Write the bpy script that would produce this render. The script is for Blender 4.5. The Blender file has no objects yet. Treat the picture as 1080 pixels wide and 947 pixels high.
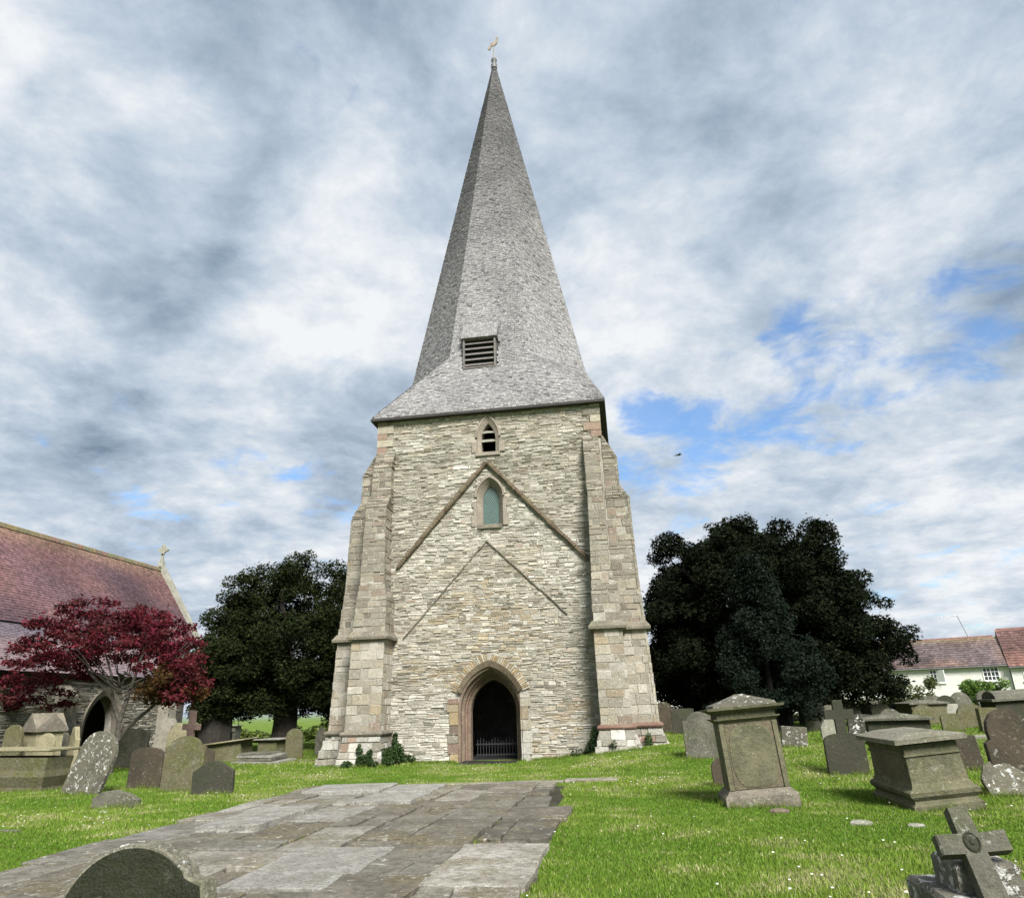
import bpy, bmesh, math, random
import numpy as np
from mathutils import Vector, Matrix, noise as mnoise
R = math.radians
rnd = random.Random(7)
C = bpy.context.scene.collection
SC = bpy.context.scene

# ------------------------------------------------------------------ camera frame (used to find where things stand)
CAM = np.array([4.525, -24.317, 1.65]); FPX = 750.17
FW = np.array([-0.1372069, 0.93037236, 0.33997284]); RT = np.array([0.98725179, 0.15639715, -0.02956066])
FW /= np.linalg.norm(FW); RT -= FW * (RT @ FW); RT /= np.linalg.norm(RT); UP = np.cross(RT, FW)

def ss(a, b, x):
    t = np.clip((x - a) / (b - a), 0, 1); return t * t * (3 - 2 * t)
def gh(x, y):                                   # height of the ground
    return 0.40 * ss(.8, 6, x) * ss(-8.5, -2, y) + .035 * np.sin(x * .9 + 1.3) * np.sin(y * .7 + x * .2) * ss(-6.8, -5.6, y) * 0.6
def ray(u, v):
    d = FW + RT * (u - 540) / FPX - UP * (v - 473.5) / FPX
    return d / np.linalg.norm(d)
def at(u, v):                                   # a point of the ground
    d = ray(u, v); t = 3.0
    for _ in range(4000):
        p = CAM + d * t
        if p[2] <= gh(p[0], p[1]): break
        t += .02 + t * .0008
    return Vector((p[0], p[1], float(gh(p[0], p[1]))))
def far(u, v, dist):
    d = ray(u, v); t = dist / math.hypot(d[0], d[1]); p = CAM + d * t
    return Vector(p)
def depth(P): return float((np.array(P) - CAM) @ FW)
def hgt(P, v):                                  # height of a vertical thing on P that reaches row v
    lo, hi = 0, 40
    for _ in range(40):
        m = (lo + hi) / 2; d = np.array(P) + np.array([0, 0, m]) - CAM
        if 473.5 - FPX * (d @ UP) / (d @ FW) > v: lo = m
        else: hi = m
    return lo

# ------------------------------------------------------------------ mesh builder
def jit(a): return rnd.uniform(-a, a)
class MB:
    def __init__(s): s.v = []; s.f = []; s.c = []; s.cur = (1, 1, 1)
    def vert(s, p, c=None):
        s.v.append(tuple(p)); s.c.append(c or s.cur); return len(s.v) - 1
    def face(s, *i): s.f.append(tuple(i))
    def box(s, x0, x1, y0, y1, z0, z1, j=0, taper=0):
        b = []
        for z, t in ((z0, 0), (z1, taper)):
            for x, y in ((x0 + t, y0 + t), (x1 - t, y0 + t), (x1 - t, y1 - t), (x0 + t, y1 - t)):
                b.append(s.vert((x + jit(j), y + jit(j), z + jit(j))))
        for q in ((0, 3, 2, 1), (4, 5, 6, 7), (0, 1, 5, 4), (1, 2, 6, 5), (2, 3, 7, 6), (3, 0, 4, 7)): s.face(*[b[k] for k in q])
    def rings(s, secs, cap=True, closed=True):
        ids = [[s.vert(p) for p in r] for r in secs]; n = len(ids[0])
        for a, b in zip(ids, ids[1:]):
            for k in range(n if closed else n - 1):
                s.face(a[k], a[(k + 1) % n], b[(k + 1) % n], b[k])
        if cap: s.f.append(tuple(reversed(ids[0]))); s.f.append(tuple(ids[-1]))
        return ids
    def rects(s, secs, j=0):                    # secs: (z, x0, x1, y0, y1)
        s.rings([[(x + jit(j), y + jit(j), z) for x, y in ((x0, y0), (x1, y0), (x1, y1), (x0, y1))] for z, x0, x1, y0, y1 in secs])
    def tube(s, pts, rad, n=8):
        pts = [Vector(p) for p in pts]; secs = []
        for i, p in enumerate(pts):
            d = (pts[min(i + 1, len(pts) - 1)] - pts[max(i - 1, 0)]).normalized()
            a = d.cross(Vector((0, 0, 1)) if abs(d.z) < .9 else Vector((1, 0, 0))).normalized(); b = d.cross(a)
            r = rad[i] if isinstance(rad, (list, tuple)) else rad
            secs.append([p + (a * math.cos(t) + b * math.sin(t)) * r for t in [2 * math.pi * k / n for k in range(n)]])
        s.rings(secs)
    def bar(s, a, b, w, t, up=(0, 0, 1)):       # square bar
        a = Vector(a); b = Vector(b); d = (b - a).normalized(); u = Vector(up); x = d.cross(u).normalized(); y = x.cross(d)
        s.rings([[p + x * w * i / 2 + y * t * k / 2 for i, k in ((-1, -1), (1, -1), (1, 1), (-1, 1))] for p in (a, b)])
    def prism(s, outl, y0, y1, ch=0.0, j=0):     # outline in (x, z), extruded along y; front at y0 with a chamfer
        n = len(outl); cx = sum(p[0] for p in outl) / n; cz = sum(p[1] for p in outl) / n
        w = max(abs(p[0] - cx) for p in outl) or 1; h = max(abs(p[1] - cz) for p in outl) or 1
        def ins(p, c): return (cx + (p[0] - cx) * (1 - c / w), cz + (p[1] - cz) * (1 - c / h))
        jj = [(jit(j), jit(j)) for _ in outl]
        O = [(p[0] + q[0], p[1] + q[1]) for p, q in zip(outl, jj)]
        I = [ins(p, ch) for p in O]
        s.rings([[(x, y0, z) for x, z in I], [(x, y0 + ch, z) for x, z in O], [(x, y1 - ch, z) for x, z in O], [(x, y1, z) for x, z in I]] if ch else
                [[(x, y0, z) for x, z in O], [(x, y1, z) for x, z in O]])
    def build(s, name, mat, parent=None, off=None, smooth=False, **kw):
        me = bpy.data.meshes.new(name)
        v = s.v if off is None else [(a - off[0], b - off[1], c - off[2]) for a, b, c in s.v]
        me.from_pydata(v, [], s.f); 
        if any(c != (1, 1, 1) for c in s.c):
            at_ = me.attributes.new('Col', 'FLOAT_COLOR', 'POINT')
            arr = np.ones((len(s.c), 4), 'f'); arr[:, :3] = s.c; at_.data.foreach_set('color', arr.ravel())
        me.materials.append(mat)
        bm = bmesh.new(); bm.from_mesh(me); bmesh.ops.recalc_face_normals(bm, faces=bm.faces); bm.to_mesh(me); bm.free()
        if smooth: me.polygons.foreach_set('use_smooth', [True] * len(me.polygons))
        o = bpy.data.objects.new(name, me); C.objects.link(o)
        if parent: o.parent = parent
        for k, w in kw.items():
            if w is not None: o[k] = w
        return o
def fast_mesh(name, V, F, cols, mat, parent=None, **kw):       # V (n,3), F (m,k) all faces of k corners
    me = bpy.data.meshes.new(name); m, k = F.shape
    me.vertices.add(len(V)); me.vertices.foreach_set('co', V.astype('f').ravel())
    me.loops.add(m * k); me.loops.foreach_set('vertex_index', F.astype('i').ravel())
    me.polygons.add(m); me.polygons.foreach_set('loop_start', np.arange(0, m * k, k, dtype='i'))
    me.update(calc_edges=True)
    if cols is not None:
        a = me.attributes.new('Col', 'FLOAT_COLOR', 'POINT'); arr = np.ones((len(V), 4), 'f'); arr[:, :3] = cols
        a.data.foreach_set('color', arr.ravel())
    me.materials.append(mat); o = bpy.data.objects.new(name, me); C.objects.link(o)
    if parent: o.parent = parent
    for q, w in kw.items(): o[q] = w
    return o
def thing(name, loc, label, category, group=None, rot=(0, 0, 0)):
    o = bpy.data.objects.new(name, None); C.objects.link(o); o.location = loc; o.rotation_euler = rot
    o.empty_display_size = .3
    o['label'] = label; o['category'] = category
    if group: o['group'] = group
    return o
def arch(hw, zs, za, z0, n=14, cx=0):           # closed outline of a pointed arch opening
    r = za - zs; RR = (hw * hw + r * r) / (2 * hw); cxr = hw - RR
    A = math.atan2(r, -cxr) if cxr < 0 else math.atan2(r, -cxr)
    pts = [(cx + hw, z0)] + [(cx + cxr + RR * math.cos(A * k / n), zs + RR * math.sin(A * k / n)) for k in range(n + 1)]
    pts += [(2 * cx - x, z) for x, z in reversed(pts[:-1])]
    return pts
def ring(mb, outer, inner, y0, y1, skip_bottom=True, y0i=None):    # frame between two outlines of equal length
    n = len(outer); y0i = y0 if y0i is None else y0i
    A = [mb.vert((x, y0, z)) for x, z in outer]; B = [mb.vert((x, y0i, z)) for x, z in inner]
    D = [mb.vert((x, y1, z)) for x, z in outer]; E = [mb.vert((x, y1, z)) for x, z in inner]
    for k in range(n - 1):
        mb.face(A[k], A[k + 1], B[k + 1], B[k]); mb.face(B[k], B[k + 1], E[k + 1], E[k])
        mb.face(A[k + 1], A[k], D[k], D[k + 1]); mb.face(D[k], E[k], E[k + 1], D[k + 1])
    for k in (0, n - 1): mb.face(A[k], B[k], E[k], D[k])
# ------------------------------------------------------------------ materials
class NT:
    def __init__(s, tree): s.t = tree; s.n = tree.nodes; s.l = tree.links
    def add(s, typ, **kw):
        n = s.n.new(typ); ins = kw.pop('ins', {})
        for k, v in kw.items(): setattr(n, k, v)
        for k, v in ins.items():
            if isinstance(v, bpy.types.NodeSocket): s.l.new(v, n.inputs[k])
            else: n.inputs[k].default_value = v
        return n
    def noise(s, vec, scale, detail=4, rough=.6, dist=0):
        return s.add('ShaderNodeTexNoise', ins={'Vector': vec, 'Scale': scale, 'Detail': detail, 'Roughness': rough, 'Distortion': dist}).outputs['Fac']
    def math(s, op, a, b=None, clamp=False):
        n = s.add('ShaderNodeMath', operation=op, use_clamp=clamp)
        for i, v in enumerate((a, b)):
            if v is None: continue
            if isinstance(v, bpy.types.NodeSocket): s.l.new(v, n.inputs[i])
            else: n.inputs[i].default_value = v
        return n.outputs[0]
    def ramp(s, fac, lo, hi): return s.add('ShaderNodeMapRange', clamp=True, interpolation_type='SMOOTHSTEP', ins={'Value': fac, 'From Min': lo, 'From Max': hi}).outputs[0]
    def mix(s, fac, a, b, mode='MIX'):
        n = s.add('ShaderNodeMix', data_type='RGBA', blend_type=mode, clamp_factor=True)
        for i, v in ((0, fac), (6, a), (7, b)):
            if isinstance(v, bpy.types.NodeSocket): s.l.new(v, n.inputs[i])
            elif i == 0: n.inputs[0].default_value = v
            else: n.inputs[i].default_value = (*v, 1)
        return n.outputs[2]
def mat(name):
    m = bpy.data.materials.new(name); m.use_nodes = True; t = NT(m.node_tree)
    return m, t, t.n['Principled BSDF']
def coords(t, rand=True):
    tc = t.add('ShaderNodeTexCoord').outputs['Object']
    if not rand: return tc
    r = t.add('ShaderNodeObjectInfo').outputs['Random']
    v = t.math('MULTIPLY', r, 37.0)
    return t.add('ShaderNodeVectorMath', operation='ADD', ins={0: tc, 1: v}).outputs[0]
def bump(t, b, h, strength=.5, dist=.02):
    n = t.add('ShaderNodeBump', ins={'Height': h, 'Strength': strength, 'Distance': dist}); t.l.new(n.outputs[0], b.inputs['Normal'])
def stone(name, a, b, lich=(.55, .55, .5), la=.3, moss=(.1, .12, .03), ma=.3, sc=1.0, dk=.35, col=False, ls=1.0):
    m, t, bs = mat(name); v = coords(t)
    n1 = t.noise(v, 2.2 * sc, 5, .65); n2 = t.noise(v, 14 * sc, 6, .7); n3 = t.noise(v, 6 * sc * ls, 5, .7, .4); n4 = t.noise(v, 60 * sc, 4, .7); n5 = t.noise(v, 1.3 * sc, 4, .7)
    c = t.mix(t.ramp(n1, .35, .65), a, b)
    if col: c = t.mix(1.0, c, t.add('ShaderNodeAttribute', attribute_name='Col').outputs['Color'], 'MULTIPLY')
    c = t.mix(t.math('MULTIPLY', t.ramp(n5, .5, .64), ma), c, moss)
    c = t.mix(t.math('MULTIPLY', t.ramp(n2, .42, .7), dk), c, (.04, .04, .03))
    lm = t.math('MULTIPLY', t.ramp(n3, .53 + .12 * (1 - min(la, 1)), .58 + .12 * (1 - min(la, 1))), min(1, la * 1.6), True)
    c = t.mix(lm, c, lich)
    c = t.mix(t.math('MULTIPLY', t.ramp(n4, .42, .62), .45), c, (.05, .05, .045))
    c = t.mix(t.math('MULTIPLY', t.math('MULTIPLY', t.ramp(t.noise(v, 19 * sc, 6, .75, .6), .54, .70), .42 * min(1, .35 + la * 2)), t.ramp(n5, .40, .6)), c, tuple(min(1, x * 1.5) for x in lich))
    t.l.new(c, bs.inputs['Base Color']); bs.inputs['Roughness'].default_value = .93; bs.inputs['Specular IOR Level'].default_value = .2
    h = t.math('ADD', t.math('ADD', t.math('MULTIPLY', n2, .7), t.math('MULTIPLY', n4, .35)), t.math('MULTIPLY', lm, .25))
    bump(t, bs, h, 1.0, .04); return m
M = {}
M['rubble'] = stone('rubble_stone', (1, 1, 1), (.88, .87, .84), (.66, .65, .6), .3, (.16, .16, .10), .2, .9, .22, col=True)
M['rubble'].node_tree.nodes['Principled BSDF'].inputs['Roughness'].default_value = .95
M['mortar'] = stone('mortar', (.47, .445, .385), (.34, .32, .275), la=.05, ma=.15, dk=.25)
M['dressed'] = stone('dressed_stone', (.35, .305, .25), (.27, .23, .185), la=.1, ma=.1, dk=.3)
M['dressed_door'] = stone('brown_door_stone', (.235, .175, .125), (.17, .12, .09), la=.1, ma=.1, dk=.4)
M['dressed_red'] = stone('red_sandstone', (.2, .11, .085), (.28, .19, .14), la=.05, ma=.1, dk=.4)
M['copings'] = stone('coping_stone', (.25, .22, .17), (.17, .15, .12), la=.3, ma=.25)
M['hood'] = stone('hood_stone', (.13, .095, .06), (.2, .16, .11), la=.12, ma=.2)
M['olive'] = stone('olive_gravestone', (.125, .115, .052), (.15, .14, .085), (.42, .42, .38), .22, (.10, .11, .02), .6, 1, .5)
M['grey'] = stone('grey_gravestone', (.16, .152, .12), (.095, .092, .07), (.5, .5, .45), .25, (.08, .09, .03), .4)
M['lichen'] = stone('lichened_gravestone', (.10, .093, .07), (.15, .14, .10), (.58, .58, .54), .8, (.07, .08, .03), .3, 1.1, ls=1.7)
M['lidstone'] = stone('lid_stone', (.26, .25, .19), (.2, .185, .14), (.55, .55, .5), .4, (.12, .12, .05), .4, 1.2, .45)
M['whitelichen'] = stone('white_lichened_step', (.2, .19, .15), (.12, .11, .09), (.55, .55, .52), 1.0, (.08, .09, .04), .2, 1.2, .4, ls=1.3)
M['brown'] = stone('brown_gravestone', (.08, .06, .04), (.05, .042, .028), (.45, .45, .4), .25, (.06, .06, .02), .4)
M['dark'] = stone('dark_gravestone', (.05, .045, .033), (.035, .04, .022), (.4, .4, .37), .06, (.05, .06, .02), .5)
M['darkspot'] = stone('white_spotted_gravestone', (.04, .038, .03), (.06, .055, .045), (.7, .7, .68), .75, (.04, .045, .02), .3, .8)
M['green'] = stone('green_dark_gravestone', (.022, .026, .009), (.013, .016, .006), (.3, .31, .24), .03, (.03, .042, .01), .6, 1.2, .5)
M['pinkcross'] = stone('pink_stone', (.3, .2, .17), (.23, .16, .14), la=.1, ma=.1)
M['cream'] = stone('cream_tombstone', (.36, .32, .2), (.27, .25, .15), (.5, .5, .42), .15, (.2, .19, .09), .4, 1, .3)
M['tomb'] = stone('tomb_stone', (.175, .163, .098), (.105, .105, .06), (.48, .48, .42), .2, (.1, .11, .04), .5)
M['tombbrown'] = stone('tomb_brown_panel', (.19, .155, .10), (.13, .11, .075), la=.06, ma=.2)
M['palestone'] = stone('pale_lichened_stone', (.4, .39, .33), (.28, .28, .23), (.62, .62, .57), .4, (.15, .16, .07), .4)
M['paleflat'] = stone('pale_slab', (.40, .39, .355), (.28, .27, .24), (.56, .56, .52), .35, (.16, .15, .08), .35, 1.6, .6)
M['slab'] = stone('flagstone', (1, 1, 1), (.60, .58, .54), (.60, .59, .54), .3, (.15, .12, .045), .5, .8, .6, col=True, ls=1.2)
M['render_w'] = stone('cottage_render', (.8, .79, .74), (.74, .73, .68), la=0, ma=.05, dk=.04)
M['chwall'] = stone('church_wall', (.36, .34, .28), (.25, .235, .19), la=.15, ma=.15)
def plain(name, c, rough=.7, metal=0, var=.25, sc=8):
    m, t, bs = mat(name); v = coords(t); n = t.noise(v, sc, 5)
    t.l.new(t.mix(t.ramp(n, .3, .7), tuple(x * (1 - var) for x in c), tuple(x * (1 + var) for x in c)), bs.inputs['Base Color'])
    bs.inputs['Roughness'].default_value = rough; bs.inputs['Metallic'].default_value = metal; return m
M['wood_dark'] = plain('dark_timber', (.03, .027, .024), .8)
M['wood_grey'] = plain('weathered_timber', (.13, .12, .11), .85)
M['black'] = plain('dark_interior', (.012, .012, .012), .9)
M['gold'] = plain('tarnished_gilt', (.2, .16, .12), .6, .2)
M['lead'] = plain('lead', (.12, .12, .125), .6)
M['iron'] = plain('iron', (.02, .02, .022), .6, .3)
M['bark'] = plain('bark', (.017, .014, .011), .95, 0, .5, 12)
M['barkmaple'] = plain('pale_maple_bark', (.06, .052, .042), .9, 0, .5, 14)
M['white_paint'] = plain('white_paint', (.78, .78, .76), .5, 0, .03)
M['glass'] = plain('window_glass', (.03, .035, .04), .12, 0, .1)
M['bird'] = plain('bird_plumage', (.015, .015, .018), .6)
M['tv'] = plain('aerial_metal', (.3, .3, .3), .5, .5)
m, t, bs = mat('leaded_glass'); M['leaded'] = m
v = t.add('ShaderNodeTexCoord').outputs['Object']; sp = t.add('ShaderNodeSeparateXYZ', ins={0: v})
a = t.math('PINGPONG', t.math('ADD', t.math('MULTIPLY', sp.outputs[0], 1.5), sp.outputs[2]), .06)
b = t.math('PINGPONG', t.math('SUBTRACT', t.math('MULTIPLY', sp.outputs[0], 1.5), sp.outputs[2]), .06)
lead = t.math('LESS_THAN', t.math('MINIMUM', a, b), .012)
t.l.new(t.mix(lead, t.mix(t.ramp(t.noise(v, 9, 3), .35, .65), (.012, .055, .052), (.03, .095, .088)), (.16, .17, .15)), bs.inputs['Base Color']); bs.inputs['Roughness'].default_value = .35
def attr_mat(name, rough=.8, var=.25, sc=20, spec=.2, trans=0, bmp=0):
    m, t, bs = mat(name); v = coords(t, False); n = t.noise(v, sc, 4)
    c = t.add('ShaderNodeAttribute', attribute_name='Col').outputs['Color']
    t.l.new(t.mix(t.math('MULTIPLY', t.ramp(n, .3, .75), var), c, tuple([.02] * 3)), bs.inputs['Base Color'])
    bs.inputs['Roughness'].default_value = rough; bs.inputs['Specular IOR Level'].default_value = spec
    if bmp: bump(t, bs, n, .6, bmp)
    if trans:
        tr = t.add('ShaderNodeBsdfTranslucent'); t.l.new(c, tr.inputs[0])
        mx = t.add('ShaderNodeMixShader', ins={0: trans}); t.l.new(bs.outputs[0], mx.inputs[1]); t.l.new(tr.outputs[0], mx.inputs[2])
        t.l.new(mx.outputs[0], t.n['Material Output'].inputs[0])
    return m
M['shingle'] = attr_mat('oak_shingle', .85, .45, 9, .2, 0, .01)
M['tile'] = attr_mat('clay_tile', .85, .5, 6)
M['leaf'] = attr_mat('yew_foliage', .95, .1, 5, .04)
M['redleaf'] = attr_mat('maple_foliage', .85, .1, 5, .08, .25)
M['greenleaf'] = attr_mat('green_foliage', .6, .1, 5, .3, .3)
M['grassblade'] = attr_mat('grass_blade', .7, .05, 5, .15, .3)
# ground
m, t, bs = mat('lawn'); M['lawn'] = m; v = coords(t, False)
n1 = t.noise(v, .55, 6, .65, .5); n2 = t.noise(v, 3.5, 6, .7); n3 = t.noise(v, 40, 4, .7); n4 = t.noise(v, .2, 3)
c = t.mix(t.ramp(n1, .38, .62), (.09, .16, .018), (.17, .235, .04))
c = t.mix(t.math('MULTIPLY', t.ramp(n2, .55, .7), .6), c, (.24, .23, .09)); c = t.mix(t.math('MULTIPLY', t.ramp(n3, .35, .7), .55), c, (.025, .045, .008))
t.l.new(c, bs.inputs['Base Color']); bs.inputs['Roughness'].default_value = .95; bs.inputs['Specular IOR Level'].default_value = .1
bump(t, bs, t.math('ADD', n3, n2), .9, .04)
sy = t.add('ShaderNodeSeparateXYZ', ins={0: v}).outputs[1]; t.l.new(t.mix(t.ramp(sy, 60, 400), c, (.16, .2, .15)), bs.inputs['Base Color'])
M['soil'] = stone('soil', (.04, .034, .022), (.03, .026, .016), la=0, ma=.5, moss=(.06, .09, .02), sc=2)
# ------------------------------------------------------------------ sky, sun, camera
w = bpy.data.worlds.new('World'); SC.world = w; w.use_nodes = True; t = NT(w.node_tree); bg = t.n['Background']
SUN = Vector((.42, -.78, .80)).normalized()
sky = t.add('ShaderNodeTexSky', sky_type='NISHITA', sun_disc=False, sun_elevation=math.asin(SUN.z), sun_rotation=math.atan2(SUN.x, SUN.y), altitude=30, air_density=1.2, dust_density=1.2)
STR = .06; bg.inputs[1].default_value = STR
d = t.add('ShaderNodeVectorMath', operation='NORMALIZE', ins={0: t.add('ShaderNodeTexCoord').outputs['Generated']}).outputs[0]
s = t.add('ShaderNodeSeparateXYZ', ins={0: d}); den = t.math('ADD', t.math('MAXIMUM', s.outputs[2], 0.0), .22)
pv = t.add('ShaderNodeCombineXYZ', ins={0: t.math('DIVIDE', s.outputs[0], den), 1: t.math('DIVIDE', s.outputs[1], den), 2: 0.0}).outputs[0]
def spot(u, v, wide):                           # soft mask round a direction of the sky
    dd = ray(u, v); dt = t.add('ShaderNodeVectorMath', operation='DOT_PRODUCT', ins={0: dj, 1: tuple(dd)}).outputs['Value']
    return t.ramp(dt, math.cos(R(wide)), 1.0)
nz = t.add('ShaderNodeTexNoise', ins={'Vector': pv, 'Scale': 2.5, 'Detail': 5.0, 'Roughness': .6})
off = t.add('ShaderNodeVectorMath', operation='SCALE', ins={0: t.add('ShaderNodeVectorMath', operation='SUBTRACT', ins={0: nz.outputs['Color'], 1: (.5, .5, .5)}).outputs[0], 'Scale': .22}).outputs[0]
dj = t.add('ShaderNodeVectorMath', operation='NORMALIZE', ins={0: t.add('ShaderNodeVectorMath', operation='ADD', ins={0: d, 1: off}).outputs[0]}).outputs[0]
def summ(lst):
    a = None
    for (u, v, wd, k) in lst:
        x = t.math('MULTIPLY', spot(u, v, wd), k); a = x if a is None else t.math('ADD', a, x)
    return a
big = t.noise(pv, 1.1, 3, .5, .3); med = t.noise(pv, 3.0, 8, .62, .25); fine = t.noise(pv, 9.0, 8, .68, .2)
# brightness of the cloud
L = t.math('ADD', t.math('MULTIPLY', t.math('SUBTRACT', med, .5), 1.6), t.math('MULTIPLY', t.math('SUBTRACT', big, .5), 1.2))
L = t.math('ADD', L, t.math('MULTIPLY', t.math('SUBTRACT', fine, .5), .55))
L = t.math('ADD', L, summ([(240, 250, 11, -.26), (50, 215, 9, -.24), (120, 430, 11, -.10), (880, 60, 22, -.10), (330, 60, 16, -.1), (700, 180, 12, -.05), (300, 470, 10, -.15),
    (150, 180, 8, .34), (60, 90, 10, .02), (370, 300, 10, .3), (60, 350, 7, .25), (330, 130, 9, .18), (20, 100, 6, .08), (260, 430, 9, .2), (860, 110, 12, .05), (660, 330, 12, .14), (920, 480, 15, .12), (230, 480, 9, .2), (720, 560, 14, .05)]))
L = t.math('ADD', L, .64)
cl = t.add('ShaderNodeValToRGB', ins={0: L}); cr = cl.color_ramp
cr.elements[0].position = .06; cr.elements[0].color = (.215, .29, .39, 1)
cr.elements[1].position = .98; cr.elements[1].color = (1.0, 1.03, 1.06, 1)
for p, c in ((.30, (.37, .47, .59)), (.60, (.60, .70, .82))):
    e = cr.elements.new(p); e.color = (*c, 1)
CG = 4.85                                        # cloud radiance against the physical sky
cloud = t.add('ShaderNodeVectorMath', operation='SCALE', ins={0: cl.outputs[0], 'Scale': CG}).outputs[0]
blue = t.mix(1.0, sky.outputs[0], (.62, .86, 1.12), 'MULTIPLY')
hole = t.math('ADD', summ([(850, 405, 8, .62), (700, 480, 7, .6), (745, 440, 6, .35), (1060, 285, 6, .5), (1010, 370, 5, .42), (350, 522, 4, .6), (240, 495, 3, .4), (150, 540, 3, .5), (980, 640, 12, .22), (820, 350, 3, .4)]),
              t.math('MULTIPLY', t.math('SUBTRACT', t.noise(pv, 5.2, 7, .62, .4), .5), 3.0))
hole = t.math('MULTIPLY', t.ramp(hole, .3, 1.05), .86)
t.l.new(t.mix(hole, cloud, blue), bg.inputs[0])
w.cycles.sampling_method = 'MANUAL'; w.cycles.sample_map_resolution = 512

sl = bpy.data.lights.new('sun', 'SUN'); sl.energy = 2.9; sl.angle = R(22); sl.color = (1, .965, .91)
so = bpy.data.objects.new('sun', sl); C.objects.link(so); so.rotation_euler = SUN.to_track_quat('Z', 'Y').to_euler(); so.location = (-20, -30, 40)
cam = bpy.data.cameras.new('camera'); co = bpy.data.objects.new('camera', cam); C.objects.link(co); SC.camera = co
cam.sensor_fit = 'HORIZONTAL'; cam.sensor_width = 36; cam.lens = 36 * FPX / 1080; cam.clip_end = 3000; cam.clip_start = .1
mx = Matrix(((RT[0], UP[0], -FW[0], CAM[0]), (RT[1], UP[1], -FW[1], CAM[1]), (RT[2], UP[2], -FW[2], CAM[2]), (0, 0, 0, 1))); co.matrix_world = mx
SC.view_settings.view_transform = 'Standard'; SC.view_settings.look = 'None'; SC.view_settings.gamma = 1; SC.view_settings.exposure = 1.62
SC.render.engine = 'CYCLES'; SC.cycles.max_bounces = 5; SC.cycles.diffuse_bounces = 3
# ------------------------------------------------------------------ ground, path
gx = np.unique(np.concatenate([np.linspace(-1200, -60, 10), np.linspace(-60, 60, 161), np.linspace(60, 1200, 10)]))
gy = np.unique(np.concatenate([np.linspace(-300, -35, 6), np.linspace(-35, 60, 150), np.linspace(60, 2500, 14)]))
X, Y = np.meshgrid(gx, gy); Z = gh(X, Y) - .004
nx, ny = len(gx), len(gy); I = np.arange(nx * ny).reshape(ny, nx)
F = np.stack([I[:-1, :-1], I[:-1, 1:], I[1:, 1:], I[1:, :-1]], -1).reshape(-1, 4)
fast_mesh('ground', np.stack([X, Y, Z], -1).reshape(-1, 3), F, None, M['lawn'], kind='structure')
# paving of old ledger slabs, laid in rows that run towards the tower
PX = (-2.95, 3.35); PY = (-19.5, -7.15)
def in_path(x, y, e=0): 
    l = -2.95 + .25 * np.sin(y * 1.1) * .4; r = 3.08 + .05 * (-7 - y) * .6 + .10 * np.sin(y * 1.7)
    return (x > l - e) & (x < r + e) & (y > PY[0]) & (y < PY[1] + .15 * np.sin(x * 2.1) + e)
mb = MB(); mb.cur = (.5, .5, .5)
mb.box(PX[0] + .1, 3.1, PY[0], PY[1], -.3, .006)
mb.build('path_bed', M['soil'], kind='structure')
mb = MB(); pr = random.Random(11)
def flag(mb, x0, x1, y0, y1, top, col, tl=(0, 0), g=.024, j=.03):
    n = 5; P = []
    x0 += g; x1 -= g; y0 += g; y1 -= g
    edge = []
    for k in range(n): edge.append((x0 + (x1 - x0) * k / n, y0))
    for k in range(n): edge.append((x1, y0 + (y1 - y0) * k / n))
    for k in range(n): edge.append((x1 - (x1 - x0) * k / n, y1))
    for k in range(n): edge.append((x0, y1 - (y1 - y0) * k / n))
    edge = [(x + pr.uniform(-j, j), y + pr.uniform(-j, j)) for x, y in edge]
    cx, cy = (x0 + x1) / 2, (y0 + y1) / 2
    def zz(x, y): return top + tl[0] * (x - cx) + tl[1] * (y - cy)
    c = .012; mb.cur = col
    def ins(x, y): return (cx + (x - cx) * (1 - 2 * c / (x1 - x0)), cy + (y - cy) * (1 - 2 * c / (y1 - y0)))
    mb.rings([[(x, y, -.1) for x, y in edge], [(x, y, zz(x, y) - c * .7) for x, y in edge], [(*ins(x, y), zz(x, y)) for x, y in edge]])
cols = [-2.95, -2.02, -1.05, -.1, .72, 1.45, 2.4, 3.12]
pal = [(.30, .28, .235), (.35, .335, .29), (.24, .22, .18), (.31, .285, .23), (.4, .385, .35), (.21, .19, .155)]
for i, (a, b) in enumerate(zip(cols, cols[1:])):
    y = PY[0] + pr.uniform(0, .8)
    while y < PY[1] - .3:
        ln = pr.uniform(1.3, 2.1) if pr.random() < .75 else pr.uniform(.6, 1.0)
        y1 = min(y + ln, PY[1]); 
        if PY[1] - y1 < .5: y1 = PY[1] + pr.uniform(-.05, .08)
        a1 = a + (pr.uniform(-.2, .15) if i == 0 else 0); b1 = b + (pr.uniform(-.38, .16) + .03 * (-7 - y) if i == len(cols) - 2 else 0)
        bc = pr.choice(pal[2:4] + pal[:1] + pal[5:] if i > 3 else pal); k = pr.uniform(.6, 1.05)
        parts_ = [(a1, b1)] if pr.random() < .8 else [(a1, (a + b) / 2 + pr.uniform(-.1, .1)), None]
        if len(parts_) == 2: parts_ = [(a1, parts_[0][1]), (parts_[0][1], b1)]
        for p, q in parts_:
            flag(mb, p, q, y, y1, pr.uniform(.03, .085), tuple(z * k for z in bc), (pr.uniform(-.02, .02), pr.uniform(-.015, .015)))
        y = y1
for x0, x1, yo in ((-.2, .9, 0), (.9, 1.7, .03), (1.7, 2.9, -.02), (2.9, 4.1, .1)):   # thin strip of slabs along the far end
    flag(mb, x0, x1, PY[1] + .1, PY[1] + .5 + yo, .035 + gh(x1, PY[1] + .3), (.36, .33, .27))
mb.build('path', M['slab'], kind='structure')
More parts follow.
